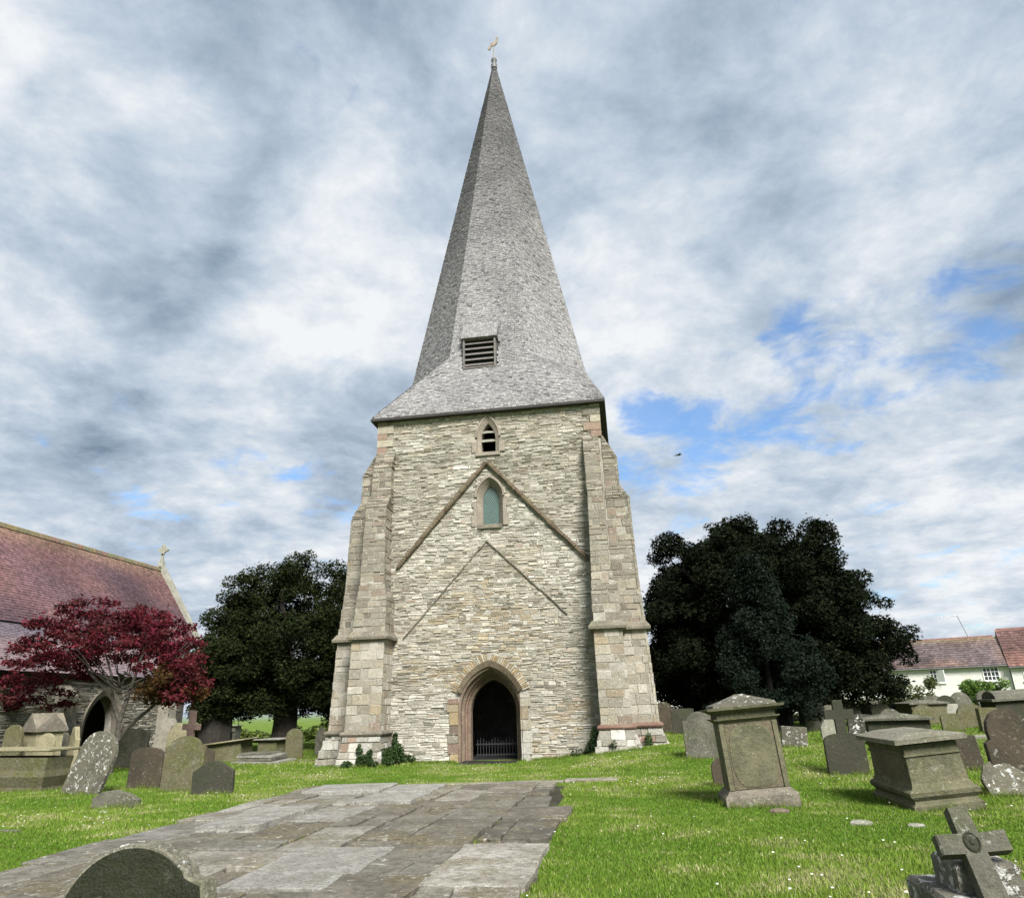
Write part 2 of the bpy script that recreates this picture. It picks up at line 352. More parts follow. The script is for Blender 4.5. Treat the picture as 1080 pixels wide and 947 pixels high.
def ledger(x0, x1, y0, y1, top, m, col, label, tl=(0, 0)):
    mb = MB(); flag(mb, x0, x1, y0, y1, top, col or (1, 1, 1), tl, .01, .03)
    cx, cy = (x0 + x1) / 2, (y0 + y1) / 2
    o = mb.build('ledger_slab', m, off=(cx, cy, 0), label=label, category='ledger stone', group='raised ledger slabs in the paving'); o.location = (cx, cy, 0)
ledger(-2.5, -.75, -8.75, -7.45, .115, M['paleflat'], None, 'pale ledger slab raised at the far left corner of the paving', (.01, .01))
ledger(-.72, .35, -8.75, -7.5, .09, M['paleflat'], None, 'pale square ledger slab beside the corner slab at the far end', (0, .01))
ledger(-.7, .45, -10.6, -9.15, .11, M['paleflat'], None, 'pale raised ledger slab with dark open joint behind it', (.01, -.01))
ledger(-2.1, -1.05, -13.3, -11.1, .115, M['paleflat'], None, 'long tilted ledger slab just beyond the near round headstone', (.03, .0))
ledger(.35, 1.55, -16.9, -14.9, .085, M['paleflat'], None, 'palest smooth grey slab at the near edge of the paving', (.0, .01))
ledger(2.35, 3.4, -16.8, -14.6, .08, M['slab'], (.42, .4, .35), 'slab with crusty white lichen near the grass edge')
# doorstep
mb = MB(); mb.box(-.95, .2, -.95, .2, -.05, .035, .02); mb.box(.22, .85, -.8, .2, -.05, .03, .02)
mb.build('doorstep', M['slab'], label='flat stone doorstep slabs in front of the tower doorway', category='doorstep')
# ------------------------------------------------------------------ the tower
TW = 4.22; TH = 12.15
tower = thing('church_tower', (0, 0, 0), 'detached rubble stone bell tower with tall shingled spire', 'church tower')
T_DOOR = dict(hw=1.06, zs=1.55, za=2.93, z0=-.2)
O_DOOR = arch(1.06, 1.55, 2.93, -.2, cx=-.06)
O_LAN = arch(.47, 8.8, 9.5, 7.66, cx=.07); O_BELL = arch(.40, 11.1, 11.9, 10.42, cx=.05)
# core of the west wall, with its three openings cut through
def holed_wall(outer, holes, y0, y1):
    bm = bmesh.new(); es = []
    for lp in [outer] + holes:
        vs = [bm.verts.new((x, y0, z)) for x, z in lp]
        es += [bm.edges.new((vs[k], vs[(k + 1) % len(vs)])) for k in range(len(vs))]
    r = bmesh.ops.triangle_fill(bm, edges=es, use_beauty=True)
    fs = [f for f in r['geom'] if isinstance(f, bmesh.types.BMFace)]
    e = bmesh.ops.extrude_face_region(bm, geom=fs)
    bmesh.ops.translate(bm, vec=(0, y1 - y0, 0), verts=[v for v in e['geom'] if isinstance(v, bmesh.types.BMVert)])
    bmesh.ops.recalc_face_normals(bm, faces=bm.faces); return bm
def bmobj(name, bm, m, parent, **kw):
    me = bpy.data.meshes.new(name); bm.to_mesh(me); bm.free(); me.materials.append(m)
    o = bpy.data.objects.new(name, me); C.objects.link(o); o.parent = parent
    for k, w in kw.items(): o[k] = w
    return o
core = bmobj('front_wall', holed_wall([(-TW + .03, -.4), (TW - .03, -.4), (TW - .03, TH), (-TW + .03, TH)], [O_DOOR, O_LAN, O_BELL], .045, .95), M['mortar'], tower)
mb = MB()
mb.box(-TW + .03, -TW + .98, .955, 8.4, -.4, TH); mb.box(TW - .98, TW - .03, .955, 8.4, -.4, TH); mb.box(-TW + .99, TW - .99, 7.5, 8.4, -.4, TH)
mb.build('rear_walls', M['mortar'], tower)
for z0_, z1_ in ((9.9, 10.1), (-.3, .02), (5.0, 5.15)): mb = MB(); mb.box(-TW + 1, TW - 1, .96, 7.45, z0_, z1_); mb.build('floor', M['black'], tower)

# palettes (base colours of the stones)
def vn(x, z, s=1.0, o=0): return mnoise.noise(Vector((x * s + o, z * s * 1.3, o * .7)))
WHITE = [(.57, .55, .49), (.65, .635, .58), (.50, .48, .42), (.54, .525, .47)]
GREY = [(.35, .335, .285), (.30, .29, .245), (.39, .37, .31), (.33, .31, .25)]
OCHRE = [(.40, .31, .18), (.44, .35, .22), (.38, .31, .21), (.33, .25, .15)]
BUFF = [(.46, .42, .33), (.41, .37, .29), (.50, .46, .365)]
PINK = [(.34, .25, .19), (.3, .21, .165), (.37, .28, .22)]
DARK = [(.16, .15, .12), (.2, .185, .15)]
def pal_front(x, z):
    n = vn(x, z, .55, 3) + .35 * vn(x, z, 2.0, 9); g = abs(x + .05)
    inner = z < 7.1 - g * 1.08                    # inside the older, lower gable
    mid = z < 10 - g * 1.08
    r = rnd.random()
    if z > 11.3: base = BUFF if r < .75 else WHITE if r < .92 else PINK
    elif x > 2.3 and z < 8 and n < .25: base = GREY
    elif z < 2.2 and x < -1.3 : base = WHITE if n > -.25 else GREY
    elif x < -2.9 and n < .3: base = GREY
    elif inner: base = OCHRE if n > .12 and r < .75 else BUFF if r < .75 else WHITE
    elif 1.0 < x < 2.3 and z < 5.5: base = WHITE if r < .7 else BUFF
    elif x > 1 and z < 2.4: base = BUFF if n > -.1 else WHITE
    elif mid: base = WHITE if n > -.12 else BUFF
    else: base = WHITE if n > .22 else GREY if n < -.12 or r < .25 else BUFF
    if rnd.random() < .09: base = DARK
    if rnd.random() < .03: base = PINK
    if vn(x, z, 1.4, 21) > .3 and rnd.random() < .6: base = WHITE
    c = Vector(rnd.choice(base)).lerp(Vector((.505, .465, .385)), .42); k = rnd.uniform(.87, 1.12) * (1 + .26 * vn(x, z, .9, 33)); return tuple(c * k)
def stone_block(mb, P, s0, s1, t0, t1, out, deep=.09, ch=.012, j=.008):
    q = [(s0 + jit(j), t0 + jit(j)), (s1 + jit(j), t0 + jit(j)), (s1 + jit(j), t1 + jit(j)), (s0 + jit(j), t1 + jit(j))]
    cs, ct = (s0 + s1) / 2, (t0 + t1) / 2
    ch = min(ch, (t1 - t0) * .22, (s1 - s0) * .22); tilt = jit(.012)
    B = [mb.vert(P(s, t, -deep)) for s, t in q]; A = [mb.vert(P(s, t, out - ch)) for s, t in q]
    In = [mb.vert(P(s + (ch if s < cs else -ch), t + (ch if t < ct else -ch), out + (tilt if t > ct else -tilt) + jit(.004))) for s, t in q]
    for k in range(4):
        l = (k + 1) % 4; mb.face(B[k], B[l], A[l], A[k]); mb.face(A[k], A[l], In[l], In[k])
    mb.face(*In)
def courses(mb, P, z0, z1, spans, pal, hr=(.04, .15), wr=(.09, .42), gap=.006, out=(-.012, .022), shift=None):
    z = z0
    while z < z1 - .03:
        h = min(rnd.uniform(*hr), z1 - z)
        for a, b in spans(z + h / 2):
            x = a - rnd.uniform(0, .1) if False else a
            while x < b - .02:
                w = rnd.uniform(*wr) * (1 if rnd.random() < .8 else .55)
                if b - (x + w) < .1: w = b - x
                if rnd.random() > .02:
                    cuts_ = [z, z + h] if h < .085 or hr[1] > .16 or rnd.random() < .45 else [z, z + h * rnd.uniform(.35, .65), z + h]
                    for za, zb in zip(cuts_, cuts_[1:]):
                        mb.cur = pal(x + w / 2, za)
                        stone_block(mb, P, x + gap, x + w - gap, za + gap, zb - gap, rnd.uniform(*out))
                x += w
        z += h
def outline_span(o, z, pad=.0):
    xs = []
    for (x0, z0), (x1, z1) in zip(o, o[1:] + o[:1]):
        if (z0 - z) * (z1 - z) < 0: xs.append(x0 + (x1 - x0) * (z - z0) / (z1 - z0))
    return (min(xs) - pad, max(xs) + pad) if len(xs) >= 2 else None
VB = arch(1.37, 1.6, 3.36, 1.9, cx=-.06)          # outer edge of the relieving arch over the door
def spans_front(z):
    cuts = []
    for o, pad in ((O_DOOR, .0), (O_LAN, .0), (O_BELL, .0), (VB, -.02)):
        q = outline_span(o, z, pad)
        if q: cuts.append(q)
    if z < 1.92: cuts.append((-1.42, -1.1)); cuts.append((.96, 1.24))
    L, RR_ = -TW, TW
    if z < 10.8: L, RR_ = -TW + .1, TW - .1
    q = .34 + .1 * math.sin(z * 37)
    if z > 10.8: L += .02; RR_ -= .02
    segs = [(L, RR_)]
    for c0, c1 in cuts:
        ns = []
        for a, b in segs:
            if c1 <= a or c0 >= b: ns.append((a, b))
            else:
                if c0 > a + .03: ns.append((a, c0))
                if c1 < b - .03: ns.append((c1, b))
        segs = ns
    return segs
Pf = lambda s, t, o: (s, .03 - o, t + (.07 * mnoise.noise(Vector((s * .55, t * .9, 3))) + .03 * mnoise.noise(Vector((s * 2.2, t * 3, 8)))) * min(1, abs(t - TH) * 2, max(0, t) * 2))
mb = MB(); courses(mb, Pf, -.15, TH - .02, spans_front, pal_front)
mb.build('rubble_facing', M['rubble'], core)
# quoins at the top corners of the tower
mb = MB()
for sx in (-1, 1):
    z = 10.75; k = 0
    while z < TH - .05:
        h = rnd.uniform(.24, .33); h = min(h, TH - .02 - z); wq = .62 if k % 2 else .36; k += 1
        mb.cur = rnd.choice(PINK + BUFF + DARK[1:])
        a, b = sorted((sx * (TW + .012), sx * (TW - wq))); mb.box(a + .0, b, -.022 + jit(.004), .03, z + .008, z + h - .008, .004); z += h
mb.build('quoins', M['rubble'], tower)
def pal_wall(x, z):
    c = rnd.choice(GREY + BUFF); k = rnd.uniform(.75, 1.1); return tuple(a * k for a in c)
mb = MB()
courses(mb, lambda s, t, o: (TW - .02 + o, s, t), 3.9, TH - .02, lambda z: [(.96, 8.4)], pal_wall, (.09, .16), (.25, .6))
courses(mb, lambda s, t, o: (-TW + .02 - o, s, t), 3.9, TH - .02, lambda z: [(.96, 8.4)], pal_wall, (.09, .16), (.25, .6))
mb.build('side_facing', M['rubble'], tower)

# ---- buttresses.  sections (z, inner x, outer x, projection); a change of projection is a weathering of thin stones
def pal_butt(up, sx):
    def f(x, z):
        r = rnd.random(); n = vn(x * 2, z, .8, 5)
        if up: base = GREY if r < .55 else PINK if r < .66 else BUFF if r < .93 else DARK
        else: base = [OCHRE, WHITE, BUFF, WHITE, GREY, WHITE, BUFF, WHITE, GREY, PINK][int((n * .9 + .5) * 10 + rnd.uniform(-1.2, 1.2)) % 10]
        c = Vector(rnd.choice(base)).lerp(Vector((.38, .335, .265)), .5); k = rnd.uniform(.8, 1.12) * (.8 if up else 1.0); return tuple(c * k)
    return f
def buttress(name, secs, front, sx, label=None):
    """front: projects towards -Y (x0..x1 given); otherwise projects towards sx with its front on Y=yf."""
    cb = MB(); fb = MB(); wb = MB(); pb = MB(); co_ = .035
    def sec(z, a, b, p, e=0):
        if front: return (z, a + e, b - e, -p + e, .06)
        x0, x1 = sorted((sx * (TW - .05), sx * (p - e))); return (z, x0, x1, a + e, b - e)
    cb.rects([sec(z, a, b, p, co_) for z, a, b, p in reversed(secs)])
    for (z1, a1, b1, p1), (z0, a0, b0, p0) in zip(secs, secs[1:]):
        lerp = lambda z, u1, u0: u0 + (u1 - u0) * (z - z0) / (z1 - z0)
        steep = (p0 - p1) / (z1 - z0)
        tgt, rows, ws, outr = fb, (.2, .34), (.28, .6), (-.03, -.008)
        if steep > .45 and z1 > 3: tgt, rows, ws, outr = wb, (.1, .14), (.25, .5), (.0, .012)
        elif z1 < 1.05: tgt, rows, ws, outr = fb, (.16, .3), (.2, .45), (-.02, .02)
        elif z1 > 4.2: rows, ws = (.1, .3), (.2, .5)
        pl_ = pal_butt(z1 > 4.2, sx)
        if z1 < 1.05: pl_ = lambda x, z: (lambda k, c: tuple(a * k for a in c))(rnd.uniform(.6, 1.0), rnd.choice(WHITE + PINK[:1] + GREY))
        dz = z1 - z0
        if front:
            courses(tgt, lambda s, t, o: (s, -lerp(t, p1, p0) + .0 - o, t), z0, z1, lambda z: [(lerp(z, a1, a0), lerp(z, b1, b0))], pl_, rows, ws, .006, outr)
            for side in (0, 1):
                q1, q0 = ((a1, a0), (b1, b0))[side]; sg = -1 if side == 0 else 1
                courses(tgt, lambda s, t, o: (lerp(t, q1, q0) + sg * o, s, t), z0, z1, lambda z: [(-lerp(z, p1, p0) + .03, .02)], pl_, rows, (.3, .6), .006, outr)
        else:
            courses(tgt, lambda s, t, o: (s, lerp(t, a1, a0) - o, t), z0, z1,
                    lambda z: [tuple(sorted((sx * (TW + .01 if z > 4.0 and False else TW - .02), sx * lerp(z, p1, p0))))], pl_, rows, ws, .006, outr)
            courses(tgt, lambda s, t, o: (sx * (lerp(t, p1, p0) + o), s, t), z0, z1, lambda z: [(lerp(z, a1, a0), lerp(z, b1, b0))], pl_, rows, (.3, .6), .006, outr)
    b = cb.build(name, M['mortar'], tower)
    fb.build('facing', M['rubble'], b)
    if wb.v: wb.build('weathering', M['rubble'], b)
    # moulded string course and plinth roll
    zs = [s for s in secs if abs(s[0] - 4.12) < .02][0]
    sb = MB(); z, a, b_, p = zs; e = .13
    if front: sb.rings([[(a - x, -p - x, zz), (b_ + x, -p - x, zz), (b_ + x, .02, zz), (a - x, .02, zz)] for zz, x in ((3.86, .02), (3.88, e), (3.96, e + .01), (4.14, .01))])
    else:
        sb.rings([[(sx * (p + x), a - x, zz), (sx * (p + x), b_ + x, zz), (sx * (TW - .06), b_ + x, zz), (sx * (TW - .06), a - x, zz)] for zz, x in ((3.89, .02), (3.91, e), (3.99, e + .01), (4.17, .01))])
    sb.build('string_course', M['copings'], b)
    zp = [s for s in secs if abs(s[0] - .98) < .02][0]; z, a, b_, p = zp; sb = MB()
    prof = ((.90, .0), (.91, .07), (.96, .1), (1.02, .08), (1.05, .0)); dz = 0 if front else .012
    if front: sb.rings([[(a - x, -p - x, zz), (b_ + x, -p - x, zz), (b_ + x, .02, zz), (a - x, .02, zz)] for zz, x in prof])
    else: sb.rings([[(sx * (p + x), a - x, zz + dz), (sx * (p + x), b_ + x, zz + dz), (sx * (TW - .06), b_ + x, zz + dz), (sx * (TW - .06), a - x, zz + dz)] for zz, x in prof])
    sb.build('plinth_roll', M['copings'] if sx < 0 else M['dressed_red'], b)
    return b
buttress('buttress', [(10.78, -4.2, -3.5, .02), (10.08, -4.22, -3.52, .40), (9.02, -4.26, -3.52, .42), (8.5, -4.32, -3.55, .74), (5.75, -4.4, -3.52, .84), (5.3, -4.45, -3.38, .92), (4.12, -4.52, -3.38, 1.0),
                      (.98, -4.62, -3.42, 1.06), (.1, -4.72, -3.22, 1.42), (-.3, -4.75, -3.2, 1.46)], True, -1)
buttress('buttress', [(10.78, 3.53, 4.1, .02), (10.08, 3.55, 4.11, .38), (9.0, 3.57, 4.12, .42), (8.55, 3.6, 4.13, .72), (5.75, 3.55, 4.2, .82), (5.3, 3.52, 4.38, .9), (4.12, 3.5, 4.42, .98),
                      (.98, 3.54, 4.52, 1.04), (.2, 3.3, 4.78, 1.36), (-.2, 3.28, 4.8, 1.4)], True, 1)
buttress('buttress', [(10.8, .02, .95, 4.24), (9.9, .01, .95, 4.78), (8.85, .0, .95, 4.8), (8.3, -.01, .96, 5.14), (5.7, -.02, .96, 5.24), (4.12, -.03, .97, 5.42),
                      (.98, -.04, .98, 5.58), (.0, -.1, 1.0, 6.0), (-.3, -.1, 1.0, 6.02)], False, -1)
buttress('buttress', [(10.8, .02, .95, 4.24), (9.9, .01, .95, 4.72), (8.85, .0, .95, 4.74), (8.4, -.01, .96, 5.04), (5.7, -.02, .96, 5.1), (4.12, -.03, .97, 5.2),
                      (.98, -.04, .98, 5.36), (.3, -.1, 1.0, 5.62), (-.1, -.1, 1.0, 5.66)], False, 1)

# ---- door
def arch_ring(name, o, i, y0, y1, m, parent, y0i=None):
    mb = MB(); ring(mb, o, i, y0, y1, y0i=y0i); return mb.build(name, m, parent)
A = lambda hw, za, zs=1.5, cx=-.06: arch(hw, zs, za, -.2, cx=cx)
dw = MB(); ring(dw, A(1.06, 2.93, 1.55), A(.985, 2.84, 1.53), -.02, .4, y0i=.03)
dway = dw.build('doorway', M['dressed_door'], tower)
arch_ring('arch_order', A(.99, 2.845, 1.53), A(.91, 2.73), .2, .62, M['dressed_door'], dway, .27)
arch_ring('arch_order', A(.915, 2.735), A(.86, 2.66), .42, .72, M['dressed_red'], dway, .46)
arch_ring('arch_order', A(.865, 2.665), A(.775, 2.53), .56, .94, M['dressed_door'], dway, .64)
# hood mould and jamb stones, relieving arch of rough voussoirs
hd = MB()
def cutpair(o, i, z):
    ks = [k for k in range(len(o)) if o[k][1] > z and i[k][1] > z - .2]
    return [o[k] for k in ks], [i[k] for k in ks]
ring(hd, *cutpair(arch(1.2, 1.55, 3.12, -.2, 20, -.06), arch(1.06, 1.55, 2.93, -.2, 20, -.06), 2.1), -.13, .02, y0i=-.07)
hd.build('hood_mould', M['hood'], dway)
vb = MB()
RRc = lambda hw, zs, za: (hw * hw + (za - zs) ** 2) / (2 * hw)
for sgn in (-1, 1):
    hw, zs_, za_ = 1.2, 1.55, 3.12; RR = RRc(hw, zs_, za_); cx_ = hw - RR; Amax = math.atan2(za_ - zs_, -cx_)
    k = .36; 
    while k < Amax - .02:
        st = rnd.uniform(.03, .055); r0 = RR + .01; r1 = RR + rnd.uniform(.2, .27); k2 = min(k + st, Amax)
        pts = [(-.06 + sgn * (cx_ + r * math.cos(a)), zs_ + r * math.sin(a)) for r, a in ((r0, k + .004), (r1, k + .004), (r1, k2 - .004), (r0, k2 - .004))]
        vb.cur = (lambda k, c: tuple(a * k for a in c))(rnd.uniform(.75, 1.1), rnd.choice(OCHRE + BUFF)); vb.prism(pts, -.005 + jit(.012), .1); k = k2
vb.build('relieving_arch', M['rubble'], dway)
for (x0, x1, ps) in ((-1.43, -1.125, (PINK, PINK, BUFF, OCHRE)), (.945, 1.25, (BUFF, OCHRE, BUFF, WHITE))):
    z = -.1; jb = MB()
    while z < 1.93:
        h = rnd.uniform(.22, .42); h = min(h, 1.95 - z); e = rnd.uniform(-.08, .1)
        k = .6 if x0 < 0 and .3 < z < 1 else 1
        jb.cur = (lambda k, c: tuple(a * k for a in c))(k * rnd.uniform(.8, 1.05), rnd.choice(rnd.choice(ps)))
        a, b = (x0 - e * .6, x1) if x0 < 0 else (x0, x1 + e * .6)
        jb.box(a, b, -.012 + jit(.008), .08, z + .008, z + h - .008, .006); z += h
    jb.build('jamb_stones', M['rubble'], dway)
# low gate far inside the doorway
gt = MB()
for k in range(15): x = -.75 + k * .1; gt.box(x - .012, x + .012, 1.3, 1.325, .05, .62 + .06 * math.sin(k * 1.3))
gt.box(-.8, .7, 1.29, 1.33, .12, .17); gt.box(-.8, .7, 1.29, 1.33, .45, .5)
gt.build('gate', M['iron'], tower)
# ---- lancet window
lf = MB(); ring(lf, arch(.47, 8.8, 9.5, 7.66, cx=.07), arch(.30, 8.7, 9.26, 7.8, cx=.07), -.01, .55, y0i=.26)
lan = lf.build('lancet_window', M['dressed'], tower)
x = MB(); x.prism(arch(.31, 8.7, 9.27, 7.79, cx=.07), .3, .33); x.build('pane', M['leaded'], lan)
x = MB(); x.box(-.36, .5, -.05, .3, 7.62, 7.76, .004); x.build('sill', M['copings'], lan)
x = MB(); ring(x, *cutpair(arch(.545, 8.8, 9.62, 7.66, 16, .07), arch(.475, 8.8, 9.51, 7.66, 16, .07), 8.7), -.04, .03); x.build('label_stone', M['dressed'], lan)
x = MB()
for sg in (-1, 1):
    x = MB()
    for z0, z1, ww in ((7.72, 8.15, .2), (8.152, 8.42, .12), (8.422, 8.62, .17)):
        a, b = sorted((.07 + sg * .475, .07 + sg * (.475 + ww))); x.box(a, b, -.02, .08, z0, z1, .001)
    x.build('jamb_stone', M['dressed'], lan)
# ---- bell opening
bf = MB(); ring(bf, arch(.40, 11.1, 11.9, 10.42, cx=.05), arch(.265, 11.05, 11.66, 10.5, cx=.05), -.015, .5, y0i=.08)
bel = bf.build('bell_opening', M['dressed'], tower)
x = MB()
for z in (10.93, 11.28):
    x = MB(); x.rings([[(-.26, y, zz), (.36, y, zz), (.36, y2, zz + .16), (-.26, y2, zz + .16)] for y, y2, zz in ((.1, .36, z), (.1, .36, z + .05))])
    x.build('louvre', M['palestone'], bel)
x = MB()
for sg in (-1, 1): a, b = sorted((.05 + sg * .405, .05 + sg * .62)); x.box(a, b, -.02, .08, 10.5, 10.92, .01); x.build('jamb_stone', M['dressed'], bel); x = MB()
x.box(-.42, .5, -.045, .25, 10.36, 10.49, .004)
x.build('sill', M['dressed'], bel)
x = MB(); ring(x, *cutpair(arch(.47, 11.1, 11.99, 10.42, 16, .05), arch(.405, 11.1, 11.91, 10.42, 16, .05), 11.05), -.035, .03); x.build('label_stone', M['dressed'], bel)
# ---- gable marks of vanished roofs
def course_line(pts, w, out, m, name, seg=.42):
    mb = MB()
    for a, b in zip(pts, pts[1:]):
        a = Vector(a); b = Vector(b); L_ = (b - a).length; d_ = (b - a) / L_; s_ = 0
        nrm = Vector((-d_.z, 0, d_.x)) * (1 if d_.x > 0 else -1)
        while s_ < L_:
            l = min(rnd.uniform(seg * .7, seg * 1.3), L_ - s_); p = a + d_ * (s_ + .006); q = a + d_ * (s_ + l - .006); s_ += l; ww = w * rnd.uniform(.85, 1.2); oo = out * rnd.uniform(.8, 1.15); o2 = jit(.015)
            mb.rings([[e + nrm * (o2 + u) + Vector((0, y, 0)) for u, y in ((-ww / 2, .02), (-ww / 2, -oo * .7), (-ww * .2, -oo), (ww * .4, -oo), (ww / 2, -oo * .6), (ww / 2, .02))] for e in (p, q)])
    return mb.build(name, m, tower)
course_line([(-3.3, 0, 6.42), (-.04, 0, 10.08)], .15, .13, M['hood'], 'gable_moulding'); course_line([(.0, 0, 10.08), (3.46, 0, 6.3)], .15, .13, M['hood'], 'gable_moulding')
course_line([(-3.05, 0, 3.95), (-.08, 0, 7.17)], .045, .028, M['copings'], 'gable_scar'); course_line([(-.06, 0, 7.17), (2.65, 0, 4.5)], .045, .028, M['copings'], 'gable_scar')

# ---- spire
EV = 4.45
def AC(z): 
    a = .04 + (34.05 - z) * .19; return a + ss(14.7, 12.1, z) ** 1.3 * .22
def KC(z):                                       # half length of a cardinal side
    if z >= 14.75: return AC(z) * .41421
    D = 3.72 * 1.0 + (14.75 - z) / 2.6 * 2.55; D = max(D, AC(14.75)); return min(AC(z) - .01, math.sqrt(2) * D - AC(z)) if z > 12.12 else AC(z) - .01
CYT = 4.22
def sec_pts(z, e=0):
    a, k = AC(z) + e, KC(z)
    return [(k, -a), (a, -k), (a, k), (k, a), (-k, a), (-a, k), (-a, -k), (-k, -a)]
sp = MB(); zl = [12.12, 12.6, 13.1, 13.6, 14.2, 14.75, 20, 27, 34.0]
sp.rings([[(x, CYT + y, z) for x, y in sec_pts(z, -.05)] for z in zl]); spire = sp.build('spire', M['wood_dark'], tower)
sh = MB(); z = 12.14; row = 0; LV = (-.96, .36, 14.16, 15.42)
while z < 33.9:
    ex = .105 if z > 14.7 else .075; z2 = z + ex
    P0, P1 = sec_pts(z), sec_pts(z2 + .05)
    for k in range(8):
        a, b = P0[k - 1], P0[k]; c_, d_ = P1[k - 1], P1[k]
        a = Vector((a[0], a[1] + CYT, z)); b = Vector((b[0], b[1] + CYT, z)); c_ = Vector((c_[0], c_[1] + CYT, z2 + .05)); d_ = Vector((d_[0], d_[1] + CYT, z2 + .05))
        L_ = (b - a).length
        if L_ < .02: continue
        nrm = (b - a).cross(c_ - a); 
        if nrm.length < 1e-6: continue
        nrm.normalize(); mid = (a + b) / 2
        if nrm.dot(Vector((mid.x, mid.y - CYT, 0))) < 0: nrm = -nrm
        back = k in (3, 4, 5); sw = .3 if back else .15
        s_ = -rnd.uniform(0, .1) / L_
        while s_ < 1:
            w_ = rnd.uniform(.65, 1.3) * sw / L_; s0, s1 = max(0, s_), min(1, s_ + w_ - .012 / L_); s_ += w_
            if s1 - s0 < .004: continue
            p = a.lerp(b, s0); q = a.lerp(b, s1)
            if k == 0 and LV[0] - .08 < (p.x + q.x) / 2 < LV[1] + .08 and LV[2] - .02 < z < LV[3] + .02: continue
            r_ = c_.lerp(d_, s0); u_ = c_.lerp(d_, s1); t_ = rnd.uniform(.014, .032); dn = rnd.uniform(0, .022)
            g = rnd.uniform(.78, 1.12) * (.92 + .22 * mnoise.noise(Vector((p.x * .8, p.y * .8, z * .5)))) ; shade_k = ss(15, 30, z) * .55 + .12 * (k in (7,) )  # colour carries painted shade: darker tip against bright sky, darker front-left facet
            cc = (.30 * g * (1 - shade_k), .293 * g * (1 - shade_k), .293 * g * (1 - shade_k)); 
            if rnd.random() < .05: cc = tuple(x * .55 for x in cc)
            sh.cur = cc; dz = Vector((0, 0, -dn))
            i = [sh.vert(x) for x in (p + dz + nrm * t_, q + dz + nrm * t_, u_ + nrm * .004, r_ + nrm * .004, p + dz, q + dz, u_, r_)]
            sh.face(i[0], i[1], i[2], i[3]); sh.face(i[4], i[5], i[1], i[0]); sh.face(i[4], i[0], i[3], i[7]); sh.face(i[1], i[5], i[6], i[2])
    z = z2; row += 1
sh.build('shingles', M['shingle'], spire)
e = MB(); s_ = EV + .0
e.rings([[(-s_, CYT - s_, z), (s_, CYT - s_, z), (s_, CYT + s_, z), (-s_, CYT + s_, z)] for z in (12.03, 12.13)])
e.build('eaves_board', M['wood_dark'], spire)
# louvred opening in the spire, standing a little proud
x0, x1, z0, z1 = LV; yf = .34
lb = MB()
for a in ((x0, x0 + .07), (x1 - .07, x1)): lb.box(a[0], a[1], yf, 1.0, z0, z1)
lb.box(x0 - .03, x1 + .03, yf - .02, 1.0, z1 + .002, z1 + .07); lb.box(x0 + .071, x1 - .071, yf, 1.0, z0, z0 + .06)
lou = lb.build('louvre_frame', M['wood_grey'], spire)
lb = MB()
for k in range(5):
    zz = z0 + .12 + k * .235; lb.rings([[(x0 + .072, yf + .03, z), (x1 - .072, yf + .03, z), (x1 - .072, yf + .2, z + .15), (x0 + .072, yf + .2, z + .15)] for z in (zz, zz + .035)])
lb.build('louvre_blades', M['wood_grey'], spire)
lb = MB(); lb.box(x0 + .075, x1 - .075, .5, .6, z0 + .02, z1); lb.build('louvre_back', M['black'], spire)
lb = MB(); nr = 20
for k in range(nr):
    za = z1 + .05 + k * .1; ya = yf - .05 + k * .1 * .62
    if ya > CYT - AC(za) - .03: break
    x = x0 - .06
    while x < x1 + .05:
        w_ = rnd.uniform(.1, .19); xe = min(x + w_ - .01, x1 + .07); g = rnd.uniform(.75, 1.15); lb.cur = (.28 * g, .273 * g, .273 * g)
        yb = CYT - AC(za + .1)
        lb.rings([[(x, ya - .03, za), (xe, ya - .03, za), (xe, yb + .02, za), (x, yb + .02, za)], [(x, ya, za + .13), (xe, ya, za + .13), (xe, yb + .02, za + .13), (x, yb + .02, za + .13)]]); x += w_
lb.build('louvre_hood', M['shingle'], spire)
# finial and weathercock
def lathe(mb, cx, cy, prof, n=12): mb.rings([[(cx + r * math.cos(2 * math.pi * k / n), cy + r * math.sin(2 * math.pi * k / n), z) for k in range(n)] for r, z in prof])
fx = MB(); lathe(fx, 0, CYT, ((.16, 33.75), (.17, 34.0), (.1, 34.1), (.12, 34.2), (.16, 34.32), (.13, 34.45), (.05, 34.55))); fx.build('finial', M['lead'], spire)
fx = MB(); lathe(fx, 0, CYT, ((.03, 34.5), (.02, 35.3)), 8); vane = fx.build('weathervane', M['palestone'], spire)
ck = [(-.42, -.28), (-.3, -.1), (-.2, .12), (-.05, .22), (.08, .2), (.15, .42), (.2, .62), (.26, .66), (.27, .52), (.33, .5), (.28, .42), (.3, .25), (.25, .08), (.12, -.06), (.03, -.1), (.02, -.3), (-.02, -.3), (-.03, -.1), (-.14, -.08), (-.22, -.3), (-.33, -.42)]
ck = [(x * .78, 35.45 + z * .85) for x, z in reversed(ck)]
fx = MB(); fx.prism(ck, CYT - .03, CYT + .03, .01); fx.build('weathercock', M['gold'], spire)
